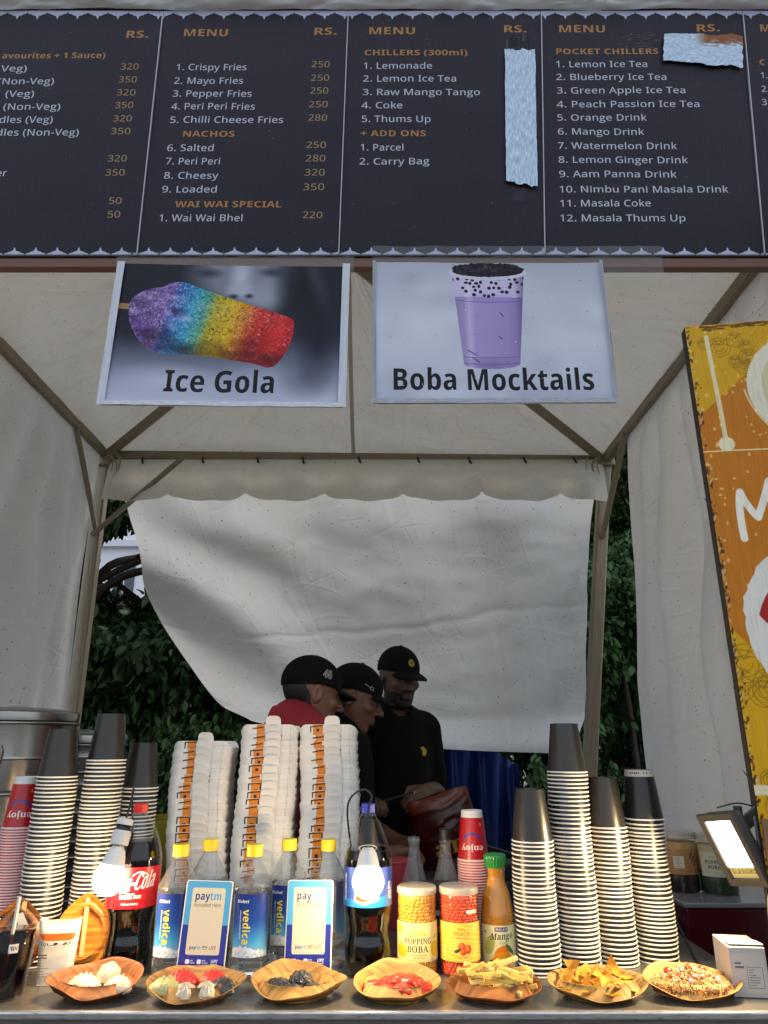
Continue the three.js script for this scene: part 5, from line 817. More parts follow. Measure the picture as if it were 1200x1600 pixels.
{ // mango syrup
  const pts = [[0.0001, 0.002], [0.03, 0.001], [0.036, 0.008], [0.0375, 0.03], [0.0375, 0.09], [0.0365, 0.115], [0.030, 0.15], [0.0205, 0.175], [0.0185, 0.19], [0.0205, 0.206], [0.021, 0.212]];
  const b = thing('syrup_bottle', 'tall bottle of orange mango syrup with a fluted green cap', 'syrup bottle', V(0.2535, C + 0.0005, 1.79));
  mesh('bottle_shell', lathe(profile(pts), 56), M.clearPlastic, b);
  mesh('syrup', lathe(inset(pts, 0.0013, 0.205), 56), std([0.78, 0.36, 0.04], 0.08, { transmission: 0.45, thickness: 0.05, ior: 1.38, attenuationColor: rgb(0.9, 0.5, 0.08), attenuationDistance: 0.08 }), b);
  mesh('green_cap', bend(lathe([[0.0001, 0.232], [0.022, 0.232], [0.0252, 0.229], [0.0245, 0.222], [0.0215, 0.206], [0.0205, 0.204]], 120), (v) => { const q = Math.hypot(v.x, v.z), a = Math.atan2(v.x, v.z); if (q > 0.019 && v.y < 0.229) { const k = 1 + 0.05 * Math.sin(a * 22) * smooth(0.204, 0.216, v.y); v.x *= k; v.z *= k; } }), std([0.01, 0.2, 0.035], 0.35), b);
  mesh('label', arcLabel(0.0382, 0.012, 0.094, -1.35, 1.35), std(0xffffff, 0.4, { map: canvas(800, 640, (c, w, h) => {
    c.fillStyle = '#d9d29c'; c.fillRect(0, 0, w, h); for (let i = 0; i < 500; i++) { c.fillStyle = rnd() < 0.5 ? 'rgba(240,236,205,0.6)' : 'rgba(190,178,110,0.4)'; c.beginPath(); c.arc(rnd() * w, rnd() * h, rr(2, 9), 0, 7); c.fill(); }
    c.fillStyle = '#a8ab54'; c.beginPath(); c.ellipse(200, 300, 90, 150, 0.4, 0, 7); c.fill();
    c.fillStyle = '#2a2c66'; c.beginPath(); c.roundRect(300, 26, 230, 66, 16); c.fill(); c.fillStyle = '#f0ead8'; c.font = 'bold 50px serif'; c.textAlign = 'center'; c.fillText("MALA'S", 415, 76);
    c.fillStyle = '#20203f'; c.font = 'italic bold 136px serif'; c.save(); c.translate(420, 210); c.rotate(-0.05); c.scale(0.9, 1); c.fillText('Mango', 0, 0); c.restore(); c.fillStyle = '#5a7a2a'; c.font = 'italic 50px serif'; c.fillText('Crush', 430, 275);
    c.fillStyle = '#d8790f'; c.beginPath(); c.ellipse(420, 400, 150, 90, -0.5, 0, 7); c.fill(); c.fillStyle = '#df8a12'; c.beginPath(); c.ellipse(400, 520, 190, 120, -0.4, 0, 7); c.fill(); c.fillStyle = '#e79a20'; c.beginPath(); c.moveTo(340, 450); c.lineTo(560, 470); c.lineTo(520, 630); c.lineTo(330, 640); c.fill();
    c.strokeStyle = '#b35a08'; c.lineWidth = 8; for (let i = 0; i < 5; i++) { c.beginPath(); c.moveTo(340 + i * 50, 450); c.lineTo(320 + i * 52, 640); c.stroke(); c.beginPath(); c.moveTo(320, 470 + i * 38); c.lineTo(550, 486 + i * 38); c.stroke(); }
    c.fillStyle = '#3d6a22'; c.beginPath(); c.ellipse(560, 360, 110, 34, 0.8, 0, 7); c.fill(); c.fillStyle = '#2c4a1c'; c.beginPath(); c.ellipse(250, 570, 80, 46, 0.2, 0, 7); c.fill(); c.fillStyle = '#1a8a3a'; c.strokeStyle = '#1a8a3a'; c.strokeRect(96, 90, 40, 40); c.beginPath(); c.arc(116, 110, 12, 0, 7); c.fill();
  }), side: THREE.DoubleSide }), b);
}

// ---------------------------------------------------------------- payment cards (the code itself is left blank)
{
  const tex = canvas(560, 1000, (c, w, h) => {
    c.fillStyle = '#4d9fce'; c.fillRect(0, 0, w, h); c.fillStyle = '#222f8f'; c.fillRect(0, 440, w, h); c.fillStyle = '#cfc6b2'; c.fillRect(0, 880, w, h);
    c.fillStyle = '#d3c9ae'; c.beginPath(); c.roundRect(72, 66, 416, 664, 26); c.fill();
    c.textAlign = 'left'; c.font = 'bold 120px sans-serif'; c.save(); c.translate(108, 190); const m = c.measureText('paytm').width; c.scale(340 / m, 0.92); c.fillStyle = '#1c2a78'; c.fillText('pay', 0, 0); const m2 = c.measureText('pay').width; c.fillStyle = '#3f9ccb'; c.fillText('tm', m2, 0); c.restore();
    c.fillStyle = '#2c2a30'; c.font = '50px sans-serif'; c.save(); c.translate(108, 258); c.scale(340 / c.measureText('Accepted Here').width, 1); c.fillText('Accepted Here', 0, 0); c.restore();
    c.font = 'bold 46px sans-serif'; c.fillStyle = '#1c2a78'; c.fillText('pay', 112, 676); c.fillStyle = '#3f9ccb'; c.fillText('tm', 190, 676); c.fillStyle = '#333'; c.font = 'bold 26px sans-serif'; c.fillText('BHIM', 268, 662); c.fillRect(268, 672, 66, 4); c.font = 'italic 54px sans-serif'; c.fillText('UPI', 350, 680);
    c.fillStyle = '#dfe3ee'; for (const x of [84, 226]) { c.beginPath(); c.roundRect(x, 772, 50, 44, 12); c.fill(); } c.font = 'bold 20px sans-serif'; c.fillText('pay', 142, 790); c.fillText('wallet', 142, 812); c.fillText('bank', 284, 790); c.fillText('account', 284, 812); c.font = 'italic bold 48px sans-serif'; c.fillText('UPI', 392, 806); c.fillRect(392, 814, 90, 4);
    c.fillStyle = '#6b5a44'; c.font = 'italic 24px serif'; c.fillText('~ ~~', 300, 912); for (let i = 0; i < 60; i++) { c.fillStyle = 'rgba(90,70,40,0.25)'; c.beginPath(); c.arc(rnd() * w, 880 + rnd() * 120, rr(1, 5), 0, 7); c.fill(); }
  });
  const sh = new THREE.Shape(), w = 0.0485, h = 0.19, r = 0.006; sh.moveTo(-w, 0); sh.lineTo(w, 0); sh.lineTo(w, h - r); sh.quadraticCurveTo(w, h, w - r, h); sh.lineTo(-w + r, h); sh.quadraticCurveTo(-w, h, -w, h - r); sh.closePath();
  const plate = new THREE.ExtrudeGeometry(sh, { depth: 0.003, bevelEnabled: true, bevelSize: 0.0006, bevelThickness: 0.0006, bevelSegments: 2, curveSegments: 8 }).translate(0, 0.001, -0.0037);
  const face = (() => { const g = new THREE.ShapeGeometry(sh, 8), p = g.attributes.position, uv = g.attributes.uv; for (let i = 0; i < p.count; i++) uv.setXY(i, (p.getX(i) + w) / (2 * w), p.getY(i) / h); return g.scale(0.965, 0.985, 1).translate(0, 0.003, 0.0005); })();
  const stand = box(0.07, 0.003, 0.045, 0, 0.0015, -0.02, 0.001), fm = std(0xffffff, 0.35, { map: tex, clearcoat: 0.4 }), pm = std([0.78, 0.76, 0.7], 0.35);
  for (const [x, D, ry, rz, label] of [[-0.381, 1.686, 0.1, -0.045, 'blue payment card leaning slightly, behind the mixed momo plate'], [-0.159, 1.692, 0.02, -0.004, 'blue payment card standing upright behind the black momo plate']]) {
    const g = thing('payment_card', label, 'payment card', V(x, C + 0.0005, D), 'blue payment cards'); g.rotation.set(0, ry, rz);
    for (const [n, q, m] of [['card_board', plate, pm], ['printed_face', face, fm]]) mesh(n, q, m, g).rotation.x = -0.09;
    mesh('stand', stand, pm, g);
  }
}

// ---------------------------------------------------------------- lit bulbs and floodlight
const glow = (k) => std([1, 0.98, 0.94], 0.4, { emissive: rgb(1, 0.9, 0.72), emissiveIntensity: k });
function bulbLamp(label, centre, tip, style, cordPts) {
  const L = thing('light_bulb', label, 'light bulb', centre, 'lit bulbs over the counter'), axis = tip.clone().sub(centre), len = axis.length();
  const q = new THREE.Quaternion().setFromUnitVectors(new THREE.Vector3(0, 1, 0), axis.normalize()), put = (n, g, m) => { const o = mesh(n, g, m, L); o.quaternion.copy(q); return o; };
  put('glowing_globe', lathe(profile([[0.0001, -0.033], [0.018, -0.028], [0.03, -0.013], [0.033, 0.003], [0.028, 0.02], [0.0245, 0.027]]), 40), glow(7));
  put('bulb_collar', lathe([[0.0246, 0.026], [0.0215, 0.042], [0.0175, 0.056], [0.0135, 0.06], [0.0125, 0.064]], 36), std([0.7, 0.68, 0.64], 0.4));
  put('bulb_cap', lathe([[0.0118, 0.06], [0.0118, 0.072], [0.0001, 0.072]], 24), std([0.6, 0.6, 0.6], 0.3, { metalness: 0.9 }));
  if (style === 'white') {
    put('holder_shell', lathe([[0.0185, 0.067], [0.0195, 0.07], [0.019, 0.092], [0.0165, 0.094], [0.0165, 0.096]], 36), std([0.62, 0.6, 0.57], 0.45));
    put('holder_grip', lathe([[0.016, 0.094], [0.0155, 0.108], [0.0001, 0.108]], 36), M.black);
    put('holder_top', lathe([[0.0172, 0.107], [0.0172, 0.117], [0.014, 0.12], [0.0001, 0.12]], 36), std([0.65, 0.63, 0.6], 0.45));
  } else {
    put('holder_shell', bend(lathe([[0.0145, 0.066], [0.0168, 0.069], [0.016, 0.09], [0.0145, 0.118], [0.011, 0.124], [0.0001, 0.125]], 60), (v) => { const k = 1 + 0.03 * Math.sign(Math.sin(v.y * 700)); v.x *= k; v.z *= k; }), M.rubber);
    put('retaining_ring', new THREE.TorusGeometry(0.0185, 0.0012, 6, 30).rotateX(1.4).translate(0, 0.064, 0), std([0.6, 0.58, 0.52], 0.4));
  }
  mesh('cord', tube(cordPts.map((p) => p.clone().sub(centre)), 0.0024, 60, 8), style === 'white' ? M.rubber : M.rubber, L);
  const p = new THREE.PointLight(rgb(1, 0.69, 0.34), 0.38, 0, 2); p.castShadow = true; p.shadow.radius = 1.5; p.shadow.bias = -0.002; L.add(p);
}
bulbLamp('lit white bulb in a white holder hanging before the red labelled cola', V(-0.583, 1.045, 1.672), V(-0.568, 1.151, 1.69), 'white', [V(-0.566, 1.164, 1.692), V(-0.563, 1.19, 1.70), V(-0.585, 1.215, 1.78), V(-0.622, 1.19, 1.888), V(-0.60, 0.98, 1.90), V(-0.58, C + 0.005, 1.9)]);
bulbLamp('lit white bulb in a black holder hanging before the blue labelled bottle', V(-0.033, 1.045, 1.642), V(-0.035, 1.151, 1.672), 'black', [V(-0.0355, 1.164, 1.676), V(-0.034, 1.185, 1.70), V(-0.028, 1.205, 1.745), V(-0.05, 1.215, 1.80), V(-0.085, 1.185, 1.84), V(-0.075, 1.03, 1.90), V(-0.07, C + 0.005, 1.9)]);
{
  const at = V(0.737, 1.105, 1.652), L = thing('flood_light', 'lit square floodlight on a grey bracket fixed to the yellow sign', 'floodlight', at);
  const z = new THREE.Vector3(-0.86, -0.36, 0.38).normalize(), y = new THREE.Vector3(-0.36, 0.93, 0); y.addScaledVector(z, -y.dot(z)).normalize(); const x = y.clone().cross(z), q = new THREE.Quaternion().setFromRotationMatrix(new THREE.Matrix4().makeBasis(x, y, z));
  const put = (n, g, m) => { const o = mesh(n, g, m, L); o.quaternion.copy(q); return o; };
  const dark = std([0.045, 0.04, 0.036], 0.5), W = 0.078, H = 0.125;
  const fr = (sx, sy) => { const s = new THREE.Shape(); s.moveTo(-sx, -sy); s.lineTo(sx, -sy); s.lineTo(sx, sy); s.lineTo(-sx, sy); s.closePath(); return s; };
  const rim = fr(W / 2 + 0.011, H / 2 + 0.011); rim.holes.push(new THREE.Path().setFromPoints([[-1, -1], [-1, 1], [1, 1], [1, -1]].map(([a, b]) => new THREE.Vector2(a * W / 2, b * H / 2))));
  put('frame', new THREE.ExtrudeGeometry(rim, { depth: 0.01, bevelEnabled: true, bevelSize: 0.002, bevelThickness: 0.002, bevelSegments: 2 }).translate(0, 0, -0.008), dark);
  put('housing', new RoundedBoxGeometry(W + 0.018, H + 0.018, 0.02, 3, 0.008).translate(0, 0, -0.021), dark);
  put('driver_box', new RoundedBoxGeometry(W * 0.6, H * 0.5, 0.022, 3, 0.006).translate(0, -0.01, -0.04), dark);
  put('lit_panel', new THREE.PlaneGeometry(W, H * 0.8).translate(0, H * 0.1, -0.0025), glow(9));
  const tex = canvas(256, 64, (c, w, h) => { c.fillStyle = '#d6cf8e'; c.fillRect(0, 0, w, h); c.fillStyle = '#3c3a2a'; c.font = 'bold 34px sans-serif'; c.save(); c.translate(20, 36); c.scale(216 / c.measureText('GLASSORO').width, 1); c.fillText('GLASSORO', 0, 0); c.restore(); });
  put('printed_glass', new THREE.PlaneGeometry(W, H * 0.2).translate(0, -H * 0.4, -0.0025), std(0xffffff, 0.3, { map: tex }));
  const arm = std([0.16, 0.15, 0.14], 0.45, { metalness: 0.5 });
  mesh('bracket', bar(new THREE.Vector3(0.062, 0.085, 0.03), new THREE.Vector3(0.066, -0.07, 0.038), 0.006, 0.042), arm, L);
  mesh('bracket', bar(new THREE.Vector3(0.058, 0.08, 0.03), new THREE.Vector3(0.02, 0.035, -0.008), 0.006, 0.03), arm, L);
  mesh('bolt', new THREE.CylinderGeometry(0.006, 0.006, 0.008, 6).rotateZ(Math.PI / 2).rotateX(0.4).translate(0.06, -0.012, 0.055), M.aluminium, L);
  mesh('cable_gland', new THREE.CylinderGeometry(0.009, 0.009, 0.022, 14).translate(0.02, 0.075, 0.01), M.rubber, L);
  mesh('tie_wire', tube([new THREE.Vector3(-0.02, 0.082, 0), new THREE.Vector3(0.02, 0.092, 0.012), new THREE.Vector3(0.07, 0.084, 0.02), new THREE.Vector3(0.1, 0.098, 0.03)], 0.0016, 24, 6), M.rubber, L);
  mesh('power_cable', tube([new THREE.Vector3(0.05, -0.07, 0.03), new THREE.Vector3(0.026, -0.13, 0.07), new THREE.Vector3(0.034, -0.19, 0.082), new THREE.Vector3(0.022, -0.225, 0.085), new THREE.Vector3(0.03, -0.253, 0.09)], 0.0038, 40, 8), M.rubber, L);
  const r = new THREE.RectAreaLight(rgb(1, 0.72, 0.36), 280, W * 0.95, H * 0.78); r.position.copy(z.clone().multiplyScalar(0.004)).addScaledVector(y, H * 0.1); r.lookAt(r.position.clone().add(z)); r.quaternion.copy(q).multiply(new THREE.Quaternion().setFromAxisAngle(new THREE.Vector3(0, 1, 0), Math.PI)); L.add(r);
}

// ---------------------------------------------------------------- drinks, pouch and standing plates
{
  const b = thing('iced_tea_cup', 'clear plastic cup of dark iced tea with a white straw', 'drink cup', V(-0.745, C + 0.0005, 1.618));
  mesh('cup_shell', lathe([[0.0001, 0.002], [0.034, 0.001], [0.036, 0.006], [0.0475, 0.128], [0.0495, 0.13], [0.0495, 0.134], [0.0475, 0.134]], 56), M.clearPlastic, b);
  mesh('iced_tea', lathe([[0.0001, 0.004], [0.0335, 0.004], [0.0445, 0.115], [0.0001, 0.115]], 56), std([0.9, 0.6, 0.4], 0.02, { transmission: 1, thickness: 0.05, ior: 1.34, attenuationColor: rgb(0.3, 0.055, 0.015), attenuationDistance: 0.02 }), b);
  mesh('straw', tube([new THREE.Vector3(-0.01, 0.012, 0.0), new THREE.Vector3(0.012, 0.12, 0.028), new THREE.Vector3(0.018, 0.182, 0.034)], 0.0034, 20, 12), std([0.72, 0.68, 0.6], 0.5), b);
  mesh('sticker', arcLabel(0.0457, 0.084, 0.1, 0.35, 0.72, 0.0472), std(0xffffff, 0.4, { map: canvas(128, 128, (c) => { c.fillStyle = '#f0e9dc'; c.fillRect(0, 0, 128, 128); c.fillStyle = '#b8321e'; c.font = 'bold 84px serif'; c.fillText('W', 40, 92); c.fillStyle = '#3a2c22'; c.fillText('V', 14, 92); }) }), b);
  const p = thing('fries_pouch', 'white card fries pouch printed SQUARE under an orange crescent', 'fries pouch', V(-0.684, C + 0.0005, 1.70)); p.rotation.y = 0.18;
  const W = 0.041, H = 0.118, pg = sheet(64, 20, (u, v) => { const a = u * 2 * Math.PI, k = lerp(0.78, 1, v), sx = Math.sign(Math.sin(a)) * Math.pow(Math.abs(Math.sin(a)), 0.35), sz = Math.sign(Math.cos(a)) * Math.pow(Math.abs(Math.cos(a)), 0.55), pinch = 1 - 0.3 * smooth(0.8, 1, v); return [-sx * W * k, v * H * (1 - (v > 0.9 ? 0.03 * Math.cos(a * 2) : 0)) + 0.0012 * fbm(u * 30, v * 9, 3), -sz * 0.02 * k * pinch + 0.0015 * fbm(u * 14, v * 10, 3, 3)]; });
  const tex = canvas(1024, 768, (c, w, h) => {
    c.fillStyle = '#d9d3c6'; c.fillRect(0, 0, w, h); const x = w / 2;
    c.fillStyle = '#d86a1c'; c.beginPath(); c.moveTo(x - 130, 150); c.lineTo(x + 150, 150); c.bezierCurveTo(x + 130, 225, x + 60, 245, x, 240); c.bezierCurveTo(x - 70, 238, x - 110, 200, x - 130, 150); c.fill();
    c.fillStyle = '#2b2622'; c.font = 'bold 46px sans-serif'; 'SQUARE'.split('').forEach((t, i) => { c.save(); c.translate(x - 104 + i * 38, 268 + 26 * Math.sin((i + 0.5) / 6 * Math.PI)); c.rotate(0.38 - i * 0.17); c.fillText(t, 0, 0); c.restore(); });
    c.fillStyle = '#8a5a3a'; c.font = 'bold 24px sans-serif'; c.strokeStyle = '#8a5a3a'; c.strokeRect(x - 170, 390, 130, 56); for (let i = 0; i < 9; i++) c.fillRect(x - 160, 400 + i * 32, rr(70, 190), i < 2 ? 14 : 6);
    for (let i = 0; i < 80; i++) { c.fillStyle = 'rgba(110,90,60,0.2)'; c.beginPath(); c.arc(rnd() * w, rnd() * h, rr(1, 6), 0, 7); c.fill(); }
  });
  mesh('pouch_card', pg, std(0xffffff, 0.6, { map: tex, side: THREE.DoubleSide }), p);
  mesh('pouch_base', box(W * 1.5, 0.002, 0.03, 0, 0.0012, 0, 0.0008), std([0.6, 0.57, 0.5], 0.6), p);
  // plates standing on edge with wooden sticks
  const upright = (x, D, s, ry, col, k, stickDx, label) => {
    const g = thing('standing_leaf_plate', label, 'leaf plate', V(x, C + 0.0005, D), 'leaf plates stood on edge'); g.rotation.y = ry;
    const pl = leafPlateGeo(0.06 * s, 0.068 * s, 0.014, [[Math.PI / 2, 0.14, 0.35]], 1.2); pl.rotateX(Math.PI / 2 - 0.16); pl.computeBoundingBox(); pl.translate(0, -pl.boundingBox.min.y + 0.0005, -pl.boundingBox.min.z - 0.02);
    mesh('plate', pl, std(col, 0.22, { map: leafTex[k], bumpMap: leafTex[k], bumpScale: 0.0007, side: THREE.DoubleSide, clearcoat: 0.7, clearcoatRoughness: 0.15 }), g);
    const st = new THREE.Shape(), w = 0.0048; st.moveTo(-w, 0); st.lineTo(w, 0); st.lineTo(w, 0.11); st.absarc(0, 0.11, w, 0, Math.PI); st.closePath();
    mesh('wooden_stick', T(new THREE.ExtrudeGeometry(st, { depth: 0.0016, bevelEnabled: false, curveSegments: 8 }), stickDx, 0.028 * s, 0.015, -0.16, 0, 0.03), std([0.56, 0.37, 0.17], 0.6), g);
  };
  upright(-0.667, 1.792, 1.02, 0.12, [0.8, 0.4, 0.1], 0, 0.003, 'glossy amber leaf plate stood on edge beside the cola bottle');
  upright(-0.80, 1.752, 1.0, 0.1, [0.42, 0.22, 0.09], 1, 0.012, 'dark brown leaf plate stood on edge behind the iced tea cup');
  const n = mesh('paper_napkin', bend(sheet(10, 14, (u, v) => [(u - 0.5) * 0.03 * (1 - 0.5 * v), v * 0.07, 0]), (v) => { v.z += 0.012 * Math.sin(v.y * 30) + 0.2 * v.x * v.x * 40 * 0.02; v.x += 0.25 * (0.07 - v.y) - 0.01; }), std([0.7, 0.63, 0.5], 0.8, { side: THREE.DoubleSide })); n.position.copy(V(-0.757, C + 0.06, 1.73)); n.rotation.z = 0.25;
  tag(n, 'curled cream paper napkin tucked beside the dark standing plate', 'napkin');
}

// ---------------------------------------------------------------- steamers and kitchen things behind the counter
{
  const t = thing('stove_table', 'low dark table carrying the aluminium steamers', 'table', V(-1.2, 0, 2.7)); const m = std([0.05, 0.045, 0.04], 0.6);
  mesh('tabletop', box(0.52, 0.03, 0.9, 0, 0.735, 0), m, t); for (const x of [-0.22, 0.22]) for (const z of [-0.4, 0.4]) mesh('leg', box(0.04, 0.72, 0.04, x, 0.36, z), m, t);
  const steamer = (x, D, R, tiers, h, label) => {
    const s = thing('steamer_pot', label, 'steamer', V(x, 0.7505, D), 'aluminium momo steamers'); let y = 0;
    for (let i = 0; i < tiers; i++) {
      mesh('tier', lathe([[R * 0.97, y], [R, y + 0.004], [R, y + h * 0.42], [R + 0.003, y + h * 0.44], [R + 0.003, y + h * 0.46], [R, y + h * 0.48], [R, y + h - 0.016], [R + 0.006, y + h - 0.012], [R + 0.006, y + h - 0.006], [R + 0.002, y + h - 0.003], [R * 0.97, y + h]], 72), M.aluminium, s);
      if (h > 0.1) for (const a of [0.12, Math.PI]) { const hd = tube([[-0.042, 0.02], [-0.05, 0], [-0.042, -0.04], [0, -0.05], [0.042, -0.04], [0.05, 0], [0.042, 0.02]].map(([u, v]) => new THREE.Vector3(u, v, 0.012 + 0.004 * Math.cos(u * 30))), 0.0042, 40, 8); T(hd, 0, y + h * 0.55, R, 0, 0, 0); hd.rotateY(a); const pl = T(new RoundedBoxGeometry(0.062, 0.052, 0.006, 2, 0.002), 0, y + h * 0.55, R + 0.003); pl.rotateY(a); const hh = mesh('handle', hd, M.aluminium, s); mesh('handle_plate', pl, M.aluminium, hh); for (const [u, v] of [[-0.016, 0.012], [0.016, 0.012], [0, -0.014]]) { const r = new THREE.SphereGeometry(0.0045, 12, 8).translate(u, y + h * 0.55 + v, R + 0.006); r.rotateY(a); mesh('rivet', r, M.aluminium, hh); } }
      y += h;
    }
    mesh('lid', lathe([[R + 0.003, y], [R + 0.004, y + 0.024], [R, y + 0.03], [R * 0.7, y + 0.04], [0.0001, y + 0.05]], 72), M.aluminium, s);
  };
  steamer(-1.262, 2.53, 0.2, 3, 0.213, 'large aluminium steamer with riveted handle beside the tent wall');
  steamer(-1.175, 2.92, 0.16, 6, 0.095, 'smaller aluminium steamer standing behind the large one');
  const tub = thing('yellow_tub', 'tall yellow green plastic tub behind the cola bottle', 'tub', V(-0.612, C + 0.0005, 2.222)); mesh('tub_body', lathe([[0.0001, 0.002], [0.07, 0.001], [0.082, 0.15], [0.09, 0.152], [0.09, 0.27], [0.086, 0.272], [0.083, 0.16], [0.0001, 0.01]], 40), std([0.36, 0.33, 0.02], 0.45), tub);
  // middle: low table with pans, bag and cups
  const g = thing('prep_table', 'dark low table with cooking gear behind the counter', 'table', V(0.42, 0, 2.75)); mesh('tabletop', box(1.1, 0.03, 0.5, 0, 0.885, 0), m, g); for (const x of [-0.5, 0.5]) for (const z of [-0.2, 0.2]) mesh('leg', box(0.04, 0.87, 0.04, x, 0.435, z), m, g);
  const bag = thing('snack_bag', 'dark red snack bag with gold lettering lying on the prep table', 'snack bag', V(0.26, 0.9, 2.72)); bag.rotation.set(0.1, -0.1, 0.3);
  const bg = sheet(40, 40, (u, v) => { const a = u * 2 * Math.PI, pin = Math.pow(Math.sin(Math.PI * clamp(v * 0.96 + 0.02, 0, 1)), 0.45); return [Math.sin(a) * 0.115 * (0.9 + 0.1 * pin) + 0.008 * fbm(u * 9, v * 6, 3), v * 0.26 + 0.01 * fbm(u * 6, v * 4, 9), Math.cos(a) * 0.05 * pin + 0.012 * fbm(u * 10, v * 8, 5, 3)]; });
  mesh('bag_foil', bg, std(0xffffff, 0.3, { side: THREE.DoubleSide, map: canvas(512, 256, (c, w, h) => { c.fillStyle = '#3d0d0b'; c.fillRect(0, 0, w, h); c.fillStyle = '#6a2a16'; c.fillRect(0, 0, w, 40); for (const x of [0, 512]) { c.fillStyle = '#b08a3a'; c.font = 'bold 70px serif'; c.textAlign = 'center'; c.fillText('an', x, 190); } }) }), bag);
  const pan = thing('black_pan', 'black frying pan with a long thin handle on the prep table', 'pan', V(0.62, 0.9005, 2.72)); mesh('pan_bowl', lathe([[0.0001, 0.002], [0.13, 0.001], [0.16, 0.05], [0.163, 0.05], [0.134, 0.006], [0.0001, 0.006]], 48), M.black, pan); mesh('handle', bar(new THREE.Vector3(-0.15, 0.045, 0.02), new THREE.Vector3(-0.36, 0.105, 0.06), 0.012, 0.018), M.black, pan);
  const stove = thing('gas_burner', 'black gas burner with steel grate on the prep table', 'gas burner', V(0.3, 0.9005, 2.58)); mesh('burner_body', box(0.22, 0.05, 0.1, 0, 0.025, 0, 0.008), M.black, stove); for (const r of [0.03, 0.045]) mesh('grate_ring', new THREE.TorusGeometry(r, 0.004, 8, 30).rotateX(Math.PI / 2).translate(0, 0.058, 0), std([0.3, 0.3, 0.3], 0.4, { metalness: 0.8 }), stove);
  const cup = thing('white_tub', 'small white plastic tub with dark lid behind the cola cups', 'tub', V(0.30, C + 0.0005, 2.18)); mesh('tub_body', lathe([[0.0001, 0.002], [0.028, 0.001], [0.034, 0.14]], 36), std([0.5, 0.5, 0.48], 0.5), cup); mesh('lid', lathe([[0.0001, 0.168], [0.03, 0.167], [0.035, 0.16], [0.035, 0.138]], 36), std([0.6, 0.6, 0.58], 0.5), cup);
  const rc = thing('red_tub', 'small red plastic tub behind the lemon boba jar', 'tub', V(0.035, C + 0.0005, 2.16)); mesh('tub_body', lathe([[0.0001, 0.002], [0.03, 0.001], [0.038, 0.16], [0.041, 0.162], [0.041, 0.17], [0.0001, 0.168]], 36), std([0.4, 0.04, 0.05], 0.45), rc);
  const ck = thing('drink_carton', 'black carton with small orange and white print between the boba jars', 'carton', V(0.122, C + 0.0005, 1.90)); mesh('carton_body', box(0.075, 0.155, 0.05, 0, 0.0775, 0, 0.002), std([0.018, 0.016, 0.015], 0.5), ck); mesh('carton_print', box(0.05, 0.014, 0.001, 0, 0.06, 0.0255, 0.0003), std([0.5, 0.16, 0.02], 0.5), ck); mesh('carton_print', box(0.05, 0.01, 0.001, 0, 0.094, 0.0255, 0.0003), std([0.5, 0.48, 0.45], 0.5), ck);
  // maroon shelf on the other side with jars
  const sh = thing('maroon_cabinet', 'glossy maroon cabinet with a wrinkled plastic topped counter', 'cabinet', V(0.985, 0, 2.38)); mesh('cabinet_body', box(0.36, 0.9, 0.5, 0, 0.45, 0, 0.008), std([0.09, 0.008, 0.012], 0.25, { clearcoat: 0.4 }), sh); mesh('plastic_topping', bend(box(0.37, 0.012, 0.51, 0, 0.907, 0, 0.004), (v) => { v.y += 0.002 * fbm(v.x * 40, v.z * 40, 2); }), std([0.3, 0.3, 0.31], 0.2, { clearcoat: 0.5 }), sh); mesh('door_seam', box(0.004, 0.8, 0.004, -0.08, 0.45, 0.251, 0.001), M.black, sh);
  const jar = (x, D, r, h, low, lab, drink, label) => { const j = thing('drink_jar', label, 'drink jar', V(x, 0.9135, D), 'jars on the maroon cabinet'); mesh('jar_shell', lathe([[0.0001, 0.001], [r - 0.004, 0.001], [r, 0.005], [r, h - 0.02], [r * 0.97, h - 0.015]], 48), M.clearPlastic, j); mesh('contents', lathe([[0.0001, 0.003], [r - 0.002, 0.003], [r - 0.002, h * 0.4], [0.0001, h * 0.4]], 40), std(low, 0.4), j); mesh('drink', lathe([[0.0001, h * 0.401], [r - 0.002, h * 0.401], [r - 0.002, h * 0.83], [0.0001, h * 0.83]], 40), std(drink, 0.35), j); mesh('jar_lid', lathe([[0.0001, h + 0.001], [r - 0.004, h + 0.001], [r + 0.001, h - 0.003], [r + 0.001, h - 0.016], [r - 0.001, h - 0.018]], 48), std([0.6, 0.57, 0.5], 0.3, { transmission: 0.4, thickness: 0, side: THREE.DoubleSide }), j); mesh('label', arcLabel(r + 0.0008, h * 0.3, h * 0.72, -1.3, 1.1), std(0xffffff, 0.5, { map: lab, side: THREE.DoubleSide }), j); };
  jar(0.868, 2.30, 0.05, 0.158, [0.02, 0.014, 0.012], canvas(512, 256, (c, w, h) => { c.fillStyle = '#a88354'; c.fillRect(0, 0, w, h); c.fillStyle = '#6b4a26'; for (let i = 0; i < 6; i++) { c.beginPath(); c.ellipse(340 + i * 24, 60 + (i % 3) * 40, 14, 40, 0.5, 0, 7); c.fill(); } c.fillStyle = '#d9d4c4'; c.fillRect(130, 70, 120, 120); c.fillStyle = '#777'; for (let i = 0; i < 7; i++) c.fillRect(140, 82 + i * 15, rr(60, 100), 5); c.fillStyle = '#2a1c10'; for (let i = 0; i < 14; i++) c.fillRect(380 + i * 6, 190, rr(1, 4), 50); }), [0.5, 0.3, 0.12], 'jar of amber drink with brown label on the maroon cabinet');
